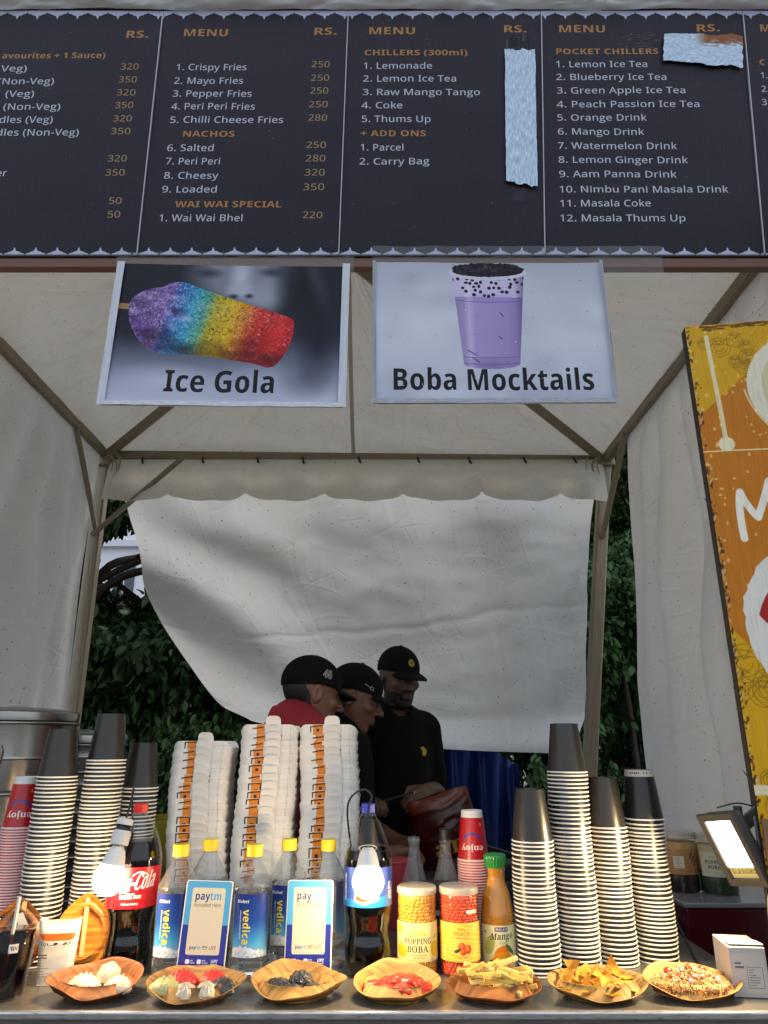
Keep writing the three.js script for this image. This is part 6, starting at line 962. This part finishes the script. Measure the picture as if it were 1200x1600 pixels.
  jar(0.963, 2.27, 0.052, 0.152, [0.03, 0.06, 0.03], canvas(512, 256, (c, w, h) => { c.fillStyle = '#c9c8b4'; c.fillRect(0, 0, w, h); c.fillStyle = '#1d1a1d'; c.font = 'bold 50px serif'; c.fillText('POPPING', 60, 120); c.fillText('BOBA', 90, 172); c.fillStyle = '#8fae7a'; c.font = '40px sans-serif'; c.fillText('APPLE', 100, 70); c.fillStyle = '#5c8a3a'; c.beginPath(); c.arc(275, 170, 26, 0, 7); c.fill(); c.fillStyle = '#8a8878'; for (let i = 0; i < 10; i++) c.fillRect(360, 50 + i * 14, rr(50, 100), 6); }), [0.52, 0.42, 0.26], 'jar with pale green apple label and dark green base on the maroon cabinet');
  const sc = thing('sauce_bottle', 'clear sauce bottle with a ribbed orange cap on the maroon cabinet', 'sauce bottle', V(0.845, 0.9135, 2.44)); mesh('bottle_body', lathe(profile([[0.0001, 0.002], [0.028, 0.001], [0.03, 0.02], [0.03, 0.13], [0.022, 0.16], [0.019, 0.17]]), 32), std([0.45, 0.4, 0.33], 0.3, { transmission: 0.5, thickness: 0 }), sc); screwCap(0.024, 0.035, 0.168, std([0.6, 0.09, 0.02], 0.4), sc, 18); mesh('flip_lid', box(0.03, 0.012, 0.03, -0.002, 0.209, 0, 0.003), std([0.55, 0.07, 0.02], 0.4), sc);
  const ct = thing('white_carton', 'white printed cardboard carton on the counter end by the floodlight cable', 'carton', V(0.726, C + 0.0005, 1.66)); ct.rotation.y = -0.12;
  mesh('carton_body', box(0.07, 0.087, 0.1, 0, 0.0435, 0, 0.002), std([0.4, 0.385, 0.37], 0.7, { bumpMap: clothBump, bumpScale: 0.001 }), ct); mesh('top_flap', T(new RoundedBoxGeometry(0.066, 0.0015, 0.045, 1, 0.0005), 0.002, 0.0895, 0.022, -0.06), std([0.66, 0.64, 0.62], 0.7), ct);
  mesh('carton_print', new THREE.PlaneGeometry(0.062, 0.07).translate(0, 0.042, 0.0506), std(0xffffff, 0.7, { map: canvas(256, 256, (c) => { c.fillStyle = '#b0aca4'; c.fillRect(0, 0, 256, 256); c.fillStyle = '#5a6270'; c.fillRect(20, 60, 50, 12); c.fillRect(20, 84, 70, 14); c.strokeStyle = '#6a665e'; c.lineWidth = 4; c.strokeRect(110, 90, 120, 130); for (let i = 0; i < 7; i++) c.fillRect(122, 104 + i * 16, rr(30, 90), 5); }) }), ct);
  const tarp = mesh('blue_tarpaulin', sheet(60, 30, (u, v) => { const x = lerp(0.15, 0.72, u); return [x, lerp(1.4, 0.02, v) - 0.2 * u * u, -(4.02 + 0.05 * Math.sin(u * 22 + v * 5) + 0.03 * Math.sin(u * 47) + 0.02 * fbm(u * 9, v * 9, 2) + 0.2 * v)]; }), std([0.012, 0.04, 0.2], 0.45, { side: THREE.DoubleSide, map: clothTex(clothMap, [3, 2]) })); tag(tarp, 'crumpled blue tarpaulin hanging outside below the rear tent sheet', 'tarpaulin');
  const cord = mesh('black_cable', tube([V(0.70, 0.97, 2.3), V(0.735, 0.93, 2.1), V(0.72, C + 0.008, 1.9), V(0.69, C + 0.005, 1.76)], 0.003, 40, 8), M.rubber); tag(cord, 'thin black cable running down from the cabinet to the white carton', 'cable');
}

// ---------------------------------------------------------------- the three men behind the counter
function person(o) {
  const P = thing('person', o.label, 'person', V(o.x, 0, o.D), 'men working in the stall'); P.rotation.y = o.yaw; const S = o.scale, b = o.bend, SL = o.slim || 1; for (const a of o.arms) { a[0][0] *= SL; a[1][0] *= SL; }
  // joints in local metres, facing +z, +x is the figure's own left
  const hip = [0, 0.92 * S, 0], chest = [0, 1.24 * S, 0.02 + b * 0.06], neck0 = [0, 1.42 * S, 0.0 + b * 0.1], head = [0 + (o.headX || 0), 1.565 * S + (o.headY || 0), 0.035 + b * 0.17];
  const hr = new THREE.Euler(o.headPitch, o.headYaw, o.headRoll || 0, 'YXZ'), inv = new THREE.Matrix4().makeRotationFromEuler(hr).invert(), tv = new THREE.Vector3();
  const toHead = (x, y, z) => tv.set(x - head[0], y - head[1], z - head[2]).applyMatrix4(inv);
  const headSdf = (x, y, z) => {
    const ax = Math.abs(x); let d = ell(x, y, z, [0, 0.03, -0.012], [0.074, 0.094, 0.096]);
    d = smin(d, ell(x, y, z, [0, -0.03, 0.026], [0.058, 0.082, 0.066]), 0.03); d = smin(d, cap(ax, y, z, [0.052, -0.03, 0.0], [0.024, -0.092, 0.052], 0.016, 0.016), 0.03); d = smin(d, ell(x, y, z, [0, -0.098, 0.058], [0.026, 0.018, 0.02]), 0.02);
    d = smin(d, cap(ax, y, z, [0.0, 0.028, 0.084], [0.04, 0.03, 0.072], 0.009, 0.008), 0.016); d = smin(d, ell(ax, y, z, [0.042, -0.018, 0.068], [0.018, 0.014, 0.014]), 0.02);
    d = Math.max(d, -ell(ax, y, z, [0.031, 0.008, 0.098], [0.015, 0.008, 0.012])); d = Math.min(d, Math.hypot(ax - 0.031, y - 0.006, z - 0.073) - 0.0125);
    d = smin(d, cap(x, y, z, [0, 0.016, 0.09], [0, -0.026, 0.112], 0.007, 0.011), 0.012); d = smin(d, ell(ax, y, z, [0.013, -0.03, 0.098], [0.009, 0.007, 0.01]), 0.006);
    d = smin(d, cap(ax, y, z, [0, -0.057, 0.092], [0.02, -0.06, 0.08], 0.006, 0.004), 0.006); d = smin(d, cap(ax, y, z, [0, -0.068, 0.09], [0.017, -0.068, 0.08], 0.007, 0.005), 0.006);
    let e = ell(ax, y, z, [0.078, 0.0, -0.004], [0.009, 0.031, 0.019]); e = Math.max(e, -ell(ax, y, z, [0.087, 0.002, 0.0], [0.007, 0.02, 0.011])); d = smin(d, e, 0.006);
    return d;
  };
  const neckB = [head[0] * 0.9, head[1] - 0.075, head[2] - 0.025];
  const headLocal = (x, y, z) => { const q = toHead(x, y, z); let d = headSdf(q.x, q.y, q.z); return smin(d, cap(x, y, z, neckB, [neck0[0], neck0[1] - 0.05, neck0[2] - 0.01], 0.052, 0.06), 0.025); };
  const skinParts = [nets(headLocal, [head[0] - 0.15, neck0[1] - 0.09, head[2] - 0.16], [head[0] + 0.15, head[1] + 0.15, head[2] + 0.16], 0.0045)];
  for (const s of [0, 1]) {
    const [sh, el, wr, hd] = o.arms[s], dir = new THREE.Vector3(...hd).sub(new THREE.Vector3(...wr)).normalize(), side = new THREE.Vector3(s ? -1 : 1, 0, 0.3).normalize(); side.addScaledVector(dir, -side.dot(dir)).normalize(); const nrm = dir.clone().cross(side).normalize(); if (nrm.y > 0) nrm.negate();
    const W = new THREE.Vector3(...wr), at = (a, l, n) => { const v = W.clone().addScaledVector(dir, a).addScaledVector(side, l).addScaledVector(nrm, n); return [v.x, v.y, v.z]; };
    const fing = [[-0.03, 0.07], [-0.01, 0.078], [0.01, 0.074], [0.028, 0.06]].map(([l, len]) => [at(0.082, l, 0), at(0.082 + len * 0.42, l * 1.05, 0.012), at(0.082 + len * 0.6, l, 0.036), at(0.082 + len * 0.45, l, 0.055)]);
    const th = [at(0.03, 0.034, 0.004), at(0.06, 0.052, 0.016), at(0.088, 0.04, 0.034)];
    const sdf = (x, y, z) => {
      let d = cap(x, y, z, el, wr, 0.041, 0.028); d = smin(d, cap(x, y, z, at(0, 0, 0), at(0.05, 0, 0), 0.026, 0.026), 0.02); d = smin(d, Math.min(cap(x, y, z, at(0.03, -0.02, 0), at(0.078, -0.026, 0), 0.015, 0.013), cap(x, y, z, at(0.03, 0.02, 0), at(0.078, 0.022, 0), 0.015, 0.013)), 0.02);
      for (const f of fing) { let e = cap(x, y, z, f[0], f[1], 0.0098, 0.0092); e = Math.min(e, cap(x, y, z, f[1], f[2], 0.0092, 0.0085), cap(x, y, z, f[2], f[3], 0.0085, 0.0074)); d = smin(d, e, 0.004); }
      let e = Math.min(cap(x, y, z, th[0], th[1], 0.0125, 0.011), cap(x, y, z, th[1], th[2], 0.011, 0.0088)); return smin(d, e, 0.008);
    };
    const all = [el, wr, ...fing.flat(), ...th], lo = [0, 1, 2].map((k) => Math.min(...all.map((p) => p[k])) - 0.055), hi = [0, 1, 2].map((k) => Math.max(...all.map((p) => p[k])) + 0.055);
    skinParts.push(nets(sdf, lo, hi, 0.005));
  }
  const sk = o.skin, hair = [0.008, 0.006, 0.005];
  tint(skinParts[0], (v) => {
    const q = toHead(v.x, v.y, v.z).clone(), ax = Math.abs(q.x), n = fbm(q.x * 70, q.y * 70, q.z * 70, 2);
    if (Math.hypot(ax - 0.031, q.y - 0.006) < 0.0085 && q.z > 0.075) return Math.hypot(ax - 0.031, q.y - 0.006) < 0.0045 ? hair : [0.4, 0.37, 0.34];
    if (q.z < 0.012 + 0.02 * n - (q.y < -0.03 ? 0.03 : 0) && q.y > -0.075 + 0.01 * n && !(ax > 0.069 && q.y < 0.035 && q.y > -0.035)) return hair;
    if (q.y > 0.028 && q.y < 0.038 && ax > 0.012 && ax < 0.052 && q.z > 0.05) return hair;
    if (o.beard && ((q.y < -0.05 - 0.25 * (0.07 - ax) * 0 + 0.006 * n && q.z > -0.005 && q.y > -0.125 && !(q.y > -0.078 && ax < 0.02 && q.z > 0.085 && q.y < -0.056 - 0.0)) || (q.y < -0.036 && q.y > -0.052 && ax < 0.03 && q.z > 0.07) || (ax > 0.06 && q.y < 0.0 && q.z < 0.022 && q.z > 0.0))) return hair.map((h) => h * 1.8 + 0.004);
    if (ax < 0.021 && q.y < -0.053 && q.y > -0.075 && q.z > 0.084) return [sk[0] * 0.75, sk[1] * 0.5, sk[2] * 0.5];
    return sk.map((c) => c * (1 + 0.12 * n));
  });
  for (const g of skinParts.slice(1)) tint(g, () => sk);
  for (const g of skinParts) g.setAttribute('uv', new THREE.Float32BufferAttribute(new Float32Array(g.attributes.position.count * 2), 2));
  mesh('body', merge(skinParts), std([1, 1, 1], 0.5, { vertexColors: true }), P);
  // shirt
  const shirt = (x, y, z) => {
    let d = ell(x, y, z, [0, chest[1], chest[2] - 0.01], [0.185 * S * SL, 0.23 * S, 0.125 * S]); d = smin(d, ell(x, y, z, [0, 1.04 * S, 0.01 + b * 0.03], [0.165 * S * SL, 0.2 * S, 0.125 * S]), 0.08); d = smin(d, cap(x, y, z, [0, 1.36 * S, b * 0.08 - 0.01], [neck0[0], neck0[1] - 0.01, neck0[2] - 0.012], 0.09, 0.062), 0.06); d = smin(d, cap(x, y, z, [-0.15 * S * SL, 1.365 * S, b * 0.08], [0.15 * S * SL, 1.365 * S, b * 0.08], 0.066, 0.066), 0.06);
    for (const [sh, el] of o.arms) { const m = [0, 1, 2].map((k) => lerp(sh[k], el[k], 0.82)); d = smin(d, cap(x, y, z, sh, m, 0.07, 0.058), 0.03); }
    d += 0.006 * fbm(x * 9, y * 9 - z * 3, z * 9 + o.x * 5, 3);
    d = Math.max(d, 0.86 * S - y); d = Math.max(d, -(Math.hypot(x - neck0[0], (z - neck0[2] - 0.03) * 0.9) - 0.052 + (y - neck0[1]) * 0.1) - (y < neck0[1] - 0.035 ? 1 : 0));
    return d;
  };
  mesh('shirt', nets(shirt, [-0.42, 0.82 * S, -0.3], [0.42, 1.5 * S, 0.42], 0.011), o.shirt, P);
  const cr = 0.064, collar = sheet(48, 6, (u, v) => { const a = u * 5.3 + 0.49, r = cr + 0.024 * v + 0.004 * Math.sin(a * 3); return [neck0[0] + Math.sin(a) * r, neck0[1] + 0.028 - 0.05 * v * v - 0.012 * Math.cos(a), neck0[2] - 0.005 + Math.cos(a) * r * 1.05]; });
  mesh('collar', collar, o.shirtCollar || o.shirt, P);
  // trousers and shoes
  const legs = (x, y, z) => { let d = ell(x, y, z, [0, 0.9 * S, 0], [0.16 * S, 0.1, 0.12 * S]); for (const s of [-1, 1]) { d = smin(d, cap(x, y, z, [s * 0.085, 0.86 * S, 0], [s * 0.1, 0.48 * S, 0.01], 0.088, 0.062), 0.04); d = smin(d, cap(x, y, z, [s * 0.1, 0.48 * S, 0.01], [s * 0.11, 0.08, -0.01], 0.062, 0.05), 0.02); } return d; };
  mesh('trousers', nets(legs, [-0.28, 0.0, -0.2], [0.28, 1.02 * S, 0.2], 0.016), std([0.02, 0.02, 0.026], 0.85), P);
  for (const s of [-1, 1]) mesh('shoe', bend(new THREE.SphereGeometry(1, 20, 14), (v) => { v.set(v.x * 0.045 + s * 0.11, Math.max(0.001, v.y * 0.05 + 0.035), v.z * 0.13 + 0.05); }), std([0.03, 0.03, 0.03], 0.6), P);
  // baseball cap, in head space
  const H = new THREE.Matrix4().makeRotationFromEuler(hr).setPosition(...head);
  const capSdf = (x, y, z) => { let d = ell(x, y, z, [0, 0.038, -0.010], [0.084, 0.094, 0.106]); d = Math.max(d, 0.03 + 0.12 * (z < 0 ? -z * 0.35 : 0) * -1 - y + (z < 0 ? z * 0.16 : 0)); d = Math.max(d, -ell(x, y, z, [0, 0.034, -0.010], [0.0785, 0.0885, 0.1005])); return d; };
  const brim = (x, y, z) => { const yy = y - (0.036 - 0.25 * (z - 0.08) * 1 - 3.2 * x * x); const r = Math.hypot(x / 0.078, (z - 0.07) / 0.088) - 1; return Math.max(Math.abs(yy) - 0.0045, r * 0.08, 0.07 - z); };
  const cg = mergeVertices(nets((x, y, z) => smin(capSdf(x, y, z), brim(x, y, z), 0.006), [-0.11, -0.05, -0.14], [0.11, 0.16, 0.2], 0.004)); cg.computeVertexNormals(); cg.applyMatrix4(H);
  const capMesh = mesh('baseball_cap', cg, std([0.007, 0.0065, 0.0065], 0.9, { specularIntensity: 0.3 }), P);
  mesh('cap_button', new THREE.SphereGeometry(0.008, 14, 8).scale(1, 0.5, 1).translate(0, 0.132, -0.010).applyMatrix4(H), o.button || std([0.02, 0.02, 0.02], 0.8), capMesh);
  if (o.badge) { const [ang, yy, wd, ht, tex] = o.badge; const g = new THREE.CylinderGeometry(1, 1, ht, 20, 4, true, ang - wd / 2, wd); bend(g, (v) => { const y = v.y + yy, k = Math.sqrt(Math.max(0.05, 1 - Math.pow((y - 0.038) / 0.094, 2))); v.set(v.x * 0.0855 * k, y, v.z * 0.1075 * k - 0.010); }); g.applyMatrix4(H); mesh('cap_emblem', g, std(0xffffff, 0.7, { map: tex, transparent: true, alphaTest: 0.5, side: THREE.DoubleSide }), capMesh); }
  return P;
}
{
  const black = std([0.006, 0.006, 0.0065], 0.9, { specularIntensity: 0.3 }), red = std([0.3, 0.012, 0.02], 0.75), blackCollar = std([0.016, 0.016, 0.017], 0.8, { side: THREE.DoubleSide });
  const hang = (s) => [[-0.17, 1.35, 0.0], [-0.22, 1.1, 0.03], [-0.14, 1.02, 0.22], [-0.1, 1.03, 0.28]].map(([x, y, z]) => [x * s, y, z]);
  const drop = (k, a) => a.map((arm) => arm.map(([x, y, z]) => [x, y * k, z]));
  const badge = canvas(128, 128, (c) => { c.fillStyle = '#b59a2a'; c.beginPath(); c.arc(64, 64, 54, 0, 7); c.fill(); c.fillStyle = '#2a2410'; c.fillRect(30, 50, 68, 8); c.fillRect(36, 66, 56, 8); c.fillRect(44, 30, 40, 8); });
  const p3 = person({ label: 'man in black polo shirt and black cap holding a metal tool, facing forward', x: 0.035, D: 3.12, yaw: 0.45, scale: 1.01, slim: 0.86, bend: 0.15, headYaw: 0.08, headPitch: 0.24, skin: [0.15, 0.075, 0.045], beard: true, shirt: black, shirtCollar: blackCollar, badge: [0.0, 0.075, 0.42, 0.034, badge],
    arms: [[[-0.17, 1.37, 0.01], [-0.235, 1.13, 0.0], [-0.2, 1.1, 0.1], [-0.17, 1.11, 0.16]], [[0.17, 1.37, 0.01], [0.215, 1.13, 0.03], [0.06, 1.14, 0.19], [-0.01, 1.12, 0.23]]] });
  const sh = p3.children.find((c) => c.name === 'shirt'), ray = new THREE.Raycaster(), hit = (x, y) => { ray.set(new THREE.Vector3(x, y, 1), new THREE.Vector3(0, 0, -1)); const q = new THREE.Mesh(sh.geometry, new THREE.MeshBasicMaterial({ side: THREE.DoubleSide })); const r = ray.intersectObject(q)[0]; return r ? r.point.z : 0.12; };
  const lg = sheet(8, 8, (u, v) => { const x = lerp(0.052, 0.1, u), y = lerp(1.262, 1.312, v); return [x, y, hit(x, y) + 0.003]; });
  mesh('shirt_emblem', lg, std(0xffffff, 0.7, { side: THREE.DoubleSide, alphaTest: 0.5, transparent: true, map: canvas(64, 64, (c) => { c.fillStyle = '#c2a81e'; c.beginPath(); c.moveTo(8, 14); c.lineTo(30, 8); c.lineTo(58, 26); c.lineTo(46, 56); c.lineTo(20, 50); c.lineTo(24, 30); c.fill(); }) }), p3);
  const tool = mesh('metal_tool', bar(V(-0.045, 1.098, 2.94), V(0.115, 1.143, 2.86), 0.004, 0.012), std([0.45, 0.45, 0.45], 0.3, { metalness: 0.9 })); tag(tool, 'thin metal tool held between the hands of the black shirted man', 'tool');
  const w46 = canvas(256, 128, (c) => { c.strokeStyle = '#c9c9c9'; c.lineWidth = 5; c.font = 'italic bold 110px sans-serif'; c.strokeText('46', 50, 104); });
  person({ label: 'man in red shirt and black cap marked 46, seen from behind', x: -0.315, D: 2.46, yaw: 2.05, scale: 0.985, headY: -0.066, bend: 0.25, headYaw: -0.1, headPitch: 0.2, skin: [0.24, 0.11, 0.06], shirt: red, shirtCollar: std([0.4, 0.015, 0.03], 0.7, { side: THREE.DoubleSide }), arms: drop(0.945, [hang(1), hang(-1)]), badge: [-1.25, 0.07, 0.7, 0.045, w46], button: std([0.5, 0.5, 0.5], 0.5) });
  const wsc = canvas(256, 128, (c) => { c.strokeStyle = '#b9b9b9'; c.lineWidth = 7; c.beginPath(); c.moveTo(20, 40); c.lineTo(120, 70); c.stroke(); c.beginPath(); c.arc(150, 76, 26, 0, 7); c.stroke(); c.beginPath(); c.moveTo(176, 90); c.lineTo(200, 110); c.stroke(); });
  person({ label: 'man in black shirt and plain black cap between the two others, in profile', x: -0.185, D: 2.78, yaw: 1.35, scale: 0.97, headY: -0.04, bend: 0.25, headYaw: 0.1, headPitch: 0.3, skin: [0.2, 0.09, 0.05], shirt: black, shirtCollar: blackCollar, arms: drop(0.945, [hang(1), hang(-1)]), badge: [-0.9, 0.055, 0.6, 0.03, wsc] });
}

// ---------------------------------------------------------------- trees, hedge and houses beyond the tent
const bark = std([0.07, 0.055, 0.04], 0.9, { bumpMap: clothBump, bumpScale: 0.01 });
const leafGeo = (() => { const g = sheet(2, 4, (u, v) => { const w = Math.sin(Math.PI * Math.pow(v, 0.8)) * 0.24; return [(u - 0.5) * 2 * w, v, 0.1 * Math.sin(v * 2.4) + Math.abs(u - 0.5) * 0.16]; }); return g; })();
const leafMats = [[0.045, 0.085, 0.028], [0.036, 0.07, 0.026], [0.065, 0.13, 0.05]].map((c) => std(c, 0.55, { specularIntensity: 0.3, transmission: 0.08, thickness: 0, side: THREE.DoubleSide }));
const gapA = new THREE.Vector3(-1.98, 2.55, -5.4), gapB = new THREE.Vector3(-3.35, 3.75, -9.2), gapL = new THREE.Line3(gapA, gapB), gapP = new THREE.Vector3(), gapQ = new THREE.Vector3();
const inGap = (p, o) => { gapQ.copy(p).add(o); gapL.closestPointToPoint(gapQ, true, gapP); return gapP.distanceTo(gapQ) < 0.46 + 0.14 * noise3.noise(gapQ.x * 4, gapQ.y * 4, gapQ.z * 4); };   // an opening between the crowns
function foliage(name, clumps, perClump, size, mat, parent) {
  const n = clumps.length * perClump, im = new THREE.InstancedMesh(leafGeo, mat, n), m = new THREE.Matrix4(), q = new THREE.Quaternion(), e = new THREE.Euler(), p = new THREE.Vector3(), s = new THREE.Vector3(), c = new THREE.Color();
  let k = 0; for (const [x, y, z, r] of clumps) for (let i = 0; i < perClump; i++) { do p.set(x + gauss() * r, y + gauss() * r * 0.8, z + gauss() * r); while (inGap(p, parent.position)); e.set(rr(1.2, 3.4), rr(0, 6.28), rr(-0.7, 0.7)); q.setFromEuler(e); const z0 = size * rr(0.7, 1.3); s.set(z0, z0, z0); m.compose(p, q, s); im.setMatrixAt(k, m); const t = rr(0.65, 1.3); im.setColorAt(k++, c.setRGB(t * rr(0.85, 1.1), t, t * 0.9)); }
  im.name = name; im.castShadow = im.receiveShadow = true; im.userData.kind = 'stuff'; parent.add(im); return im;
}
function tree(x, D, h, crown, n, per, size, mat, label, group) {
  const t = thing('tree', label, 'tree', V(x, 0, D), group), [cy, rx, ry] = crown, clumps = [], limbs = [];
  const bendX = rr(-0.3, 0.3); mesh('trunk', bend(new THREE.CylinderGeometry(0.1, 0.19, h, 12, 10).translate(0, h / 2, 0), (v) => { v.x += bendX * Math.sin(v.y / h * 2) + 0.03 * fbm(v.y * 2, v.z * 5, x); }), bark, t);
  for (let i = 0; i < n; i++) { let a, b, c, d; do { a = rr(-1, 1); b = rr(-1, 1); c = rr(-1, 1); d = a * a + b * b + c * c; } while (d > 1); const k = Math.pow(d, -0.12); clumps.push([a * rx * k, cy + b * ry * k, c * rx * k, rr(0.22, 0.42)]); if (i % 6 === 0) limbs.push(tube([new THREE.Vector3(bendX * 0.8, h * rr(0.5, 0.95), 0), new THREE.Vector3(a * rx * 0.4, lerp(h * 0.8, cy + b * ry, 0.5), c * rx * 0.4), new THREE.Vector3(a * rx, cy + b * ry, c * rx)], rr(0.02, 0.05), 12, 6)); }
  for (const l of limbs) mesh('limb', l, bark, t);
  foliage('crown', clumps, per, size, mat, t);
}
tree(-2.9, 6.4, 3.2, [3.4, 1.5, 3.1], 200, 330, 0.105, leafMats[1], 'dense dark tree seen through the gap beside the rear tent post', 'trees behind the tent');
tree(-1.75, 7.6, 2.6, [1.9, 1.8, 1.6], 200, 330, 0.1, leafMats[1], 'low spreading dark tree behind the dragged up tent sheet', 'trees behind the tent');
tree(2.5, 7.2, 3.4, [3.4, 1.5, 2.8], 180, 300, 0.11, leafMats[0], 'tall green tree beyond the side sheet and right post'.replace('right post', 'leaning post'), 'trees behind the tent');
tree(-4.6, 6.2, 8.2, [9.6, 2.0, 2.2], 80, 90, 0.16, leafMats[1], 'very tall tree rising over the top of the menu board', 'trees behind the tent');
function shrub(x, D, rx, h, n, mat, label) { const t = thing('shrub', label, 'shrub', V(x, 0, D), 'shrubs behind the tent'), cl = []; for (let i = 0; i < n; i++) cl.push([rr(-rx, rx), 0.12 + Math.pow(rnd(), 0.8) * h, rr(-0.45, 0.45), rr(0.1, 0.2)]); for (let i = 0; i < 4; i++) { const a = rr(-rx, rx) * 0.6; mesh('stem', tube([new THREE.Vector3(a * 0.4, 0, 0), new THREE.Vector3(a, h * 0.5, rr(-0.1, 0.1)), new THREE.Vector3(a * 1.3, h * 0.9, rr(-0.2, 0.2))], 0.02, 12, 6), bark, t); } foliage('foliage', cl, 170, 0.075, mat, t); }
shrub(1.75, 5.2, 0.7, 2.6, 150, leafMats[2], 'glossy green shrub seen between the leaning post and the side sheet');
shrub(0.75, 5.6, 0.7, 1.7, 80, leafMats[0], 'dark shrub behind the blue tarpaulin');
shrub(-0.6, 5.9, 0.8, 1.3, 80, leafMats[0], 'low dark shrub behind the men');
shrub(-2.0, 5.8, 0.7, 1.25, 80, leafMats[0], 'low shrub at the foot of the dense dark tree');
function house(name, label, x, D, w, h, d, wallC, rows, cols, pitched) {
  const b = thing(name, label, 'building', V(x, 0, D)), wm = std(wallC, 0.8), tr = std([wallC[0] * 0.9, wallC[1] * 0.9, wallC[2] * 0.9], 0.8), gl = std([0.05, 0.06, 0.08], 0.15);
  mesh('wall', box(w, h, d, 0, h / 2, 0, 0.02), wm, b);
  if (pitched) { const s = new THREE.Shape(); s.moveTo(-w / 2 - 0.4, h); s.lineTo(0, h + pitched); s.lineTo(w / 2 + 0.4, h); s.closePath(); mesh('roof', new THREE.ExtrudeGeometry(s, { depth: d + 0.6, bevelEnabled: false }).translate(0, 0.005, -d / 2 - 0.3), std([0.2, 0.09, 0.08], 0.8), b); }
  else { mesh('cornice', box(w + 0.5, 0.3, d + 0.5, 0, h + 0.1, 0, 0.03), tr, b); const pr = mesh('parapet', box(w + 0.2, 0.8, d + 0.2, 0, h + 0.65, 0, 0.03), wm, b); for (let i = 0; i < 5; i++) mesh('parapet_block', box(0.5, 0.5, 0.5, -w / 2 + (i + 0.5) * w / 5, h + 1.3, d / 2, 0.02), wm, pr); }
  for (let j = 0; j < rows; j++) for (let i = 0; i < cols; i++) { const wx = -w / 2 + (i + 0.5) * w / cols, wy = (j + 0.55) * h / rows, win = mesh('window', box(w / cols * 0.45, h / rows * 0.5, 0.08, wx, wy, d / 2 + 0.02, 0.01), gl, b); mesh('window_frame', merge([box(w / cols * 0.5, 0.1, 0.12, wx, wy + h / rows * 0.27, d / 2 + 0.03), box(w / cols * 0.55, 0.1, 0.2, wx, wy - h / rows * 0.27, d / 2 + 0.05), box(0.06, h / rows * 0.5, 0.12, wx, wy, d / 2 + 0.03)]), tr, win); }
}
house('white_building', 'pale flat roofed building far behind the trees', -12.6, 33, 9, 9.2, 8, [0.7, 0.72, 0.76], 3, 5, 0);
house('brick_house', 'small reddish house with a pitched roof beyond the trees', -8.2, 22, 5, 2.0, 5, [0.35, 0.2, 0.17], 1, 3, 1.0);
renderer.render(scene, camera);
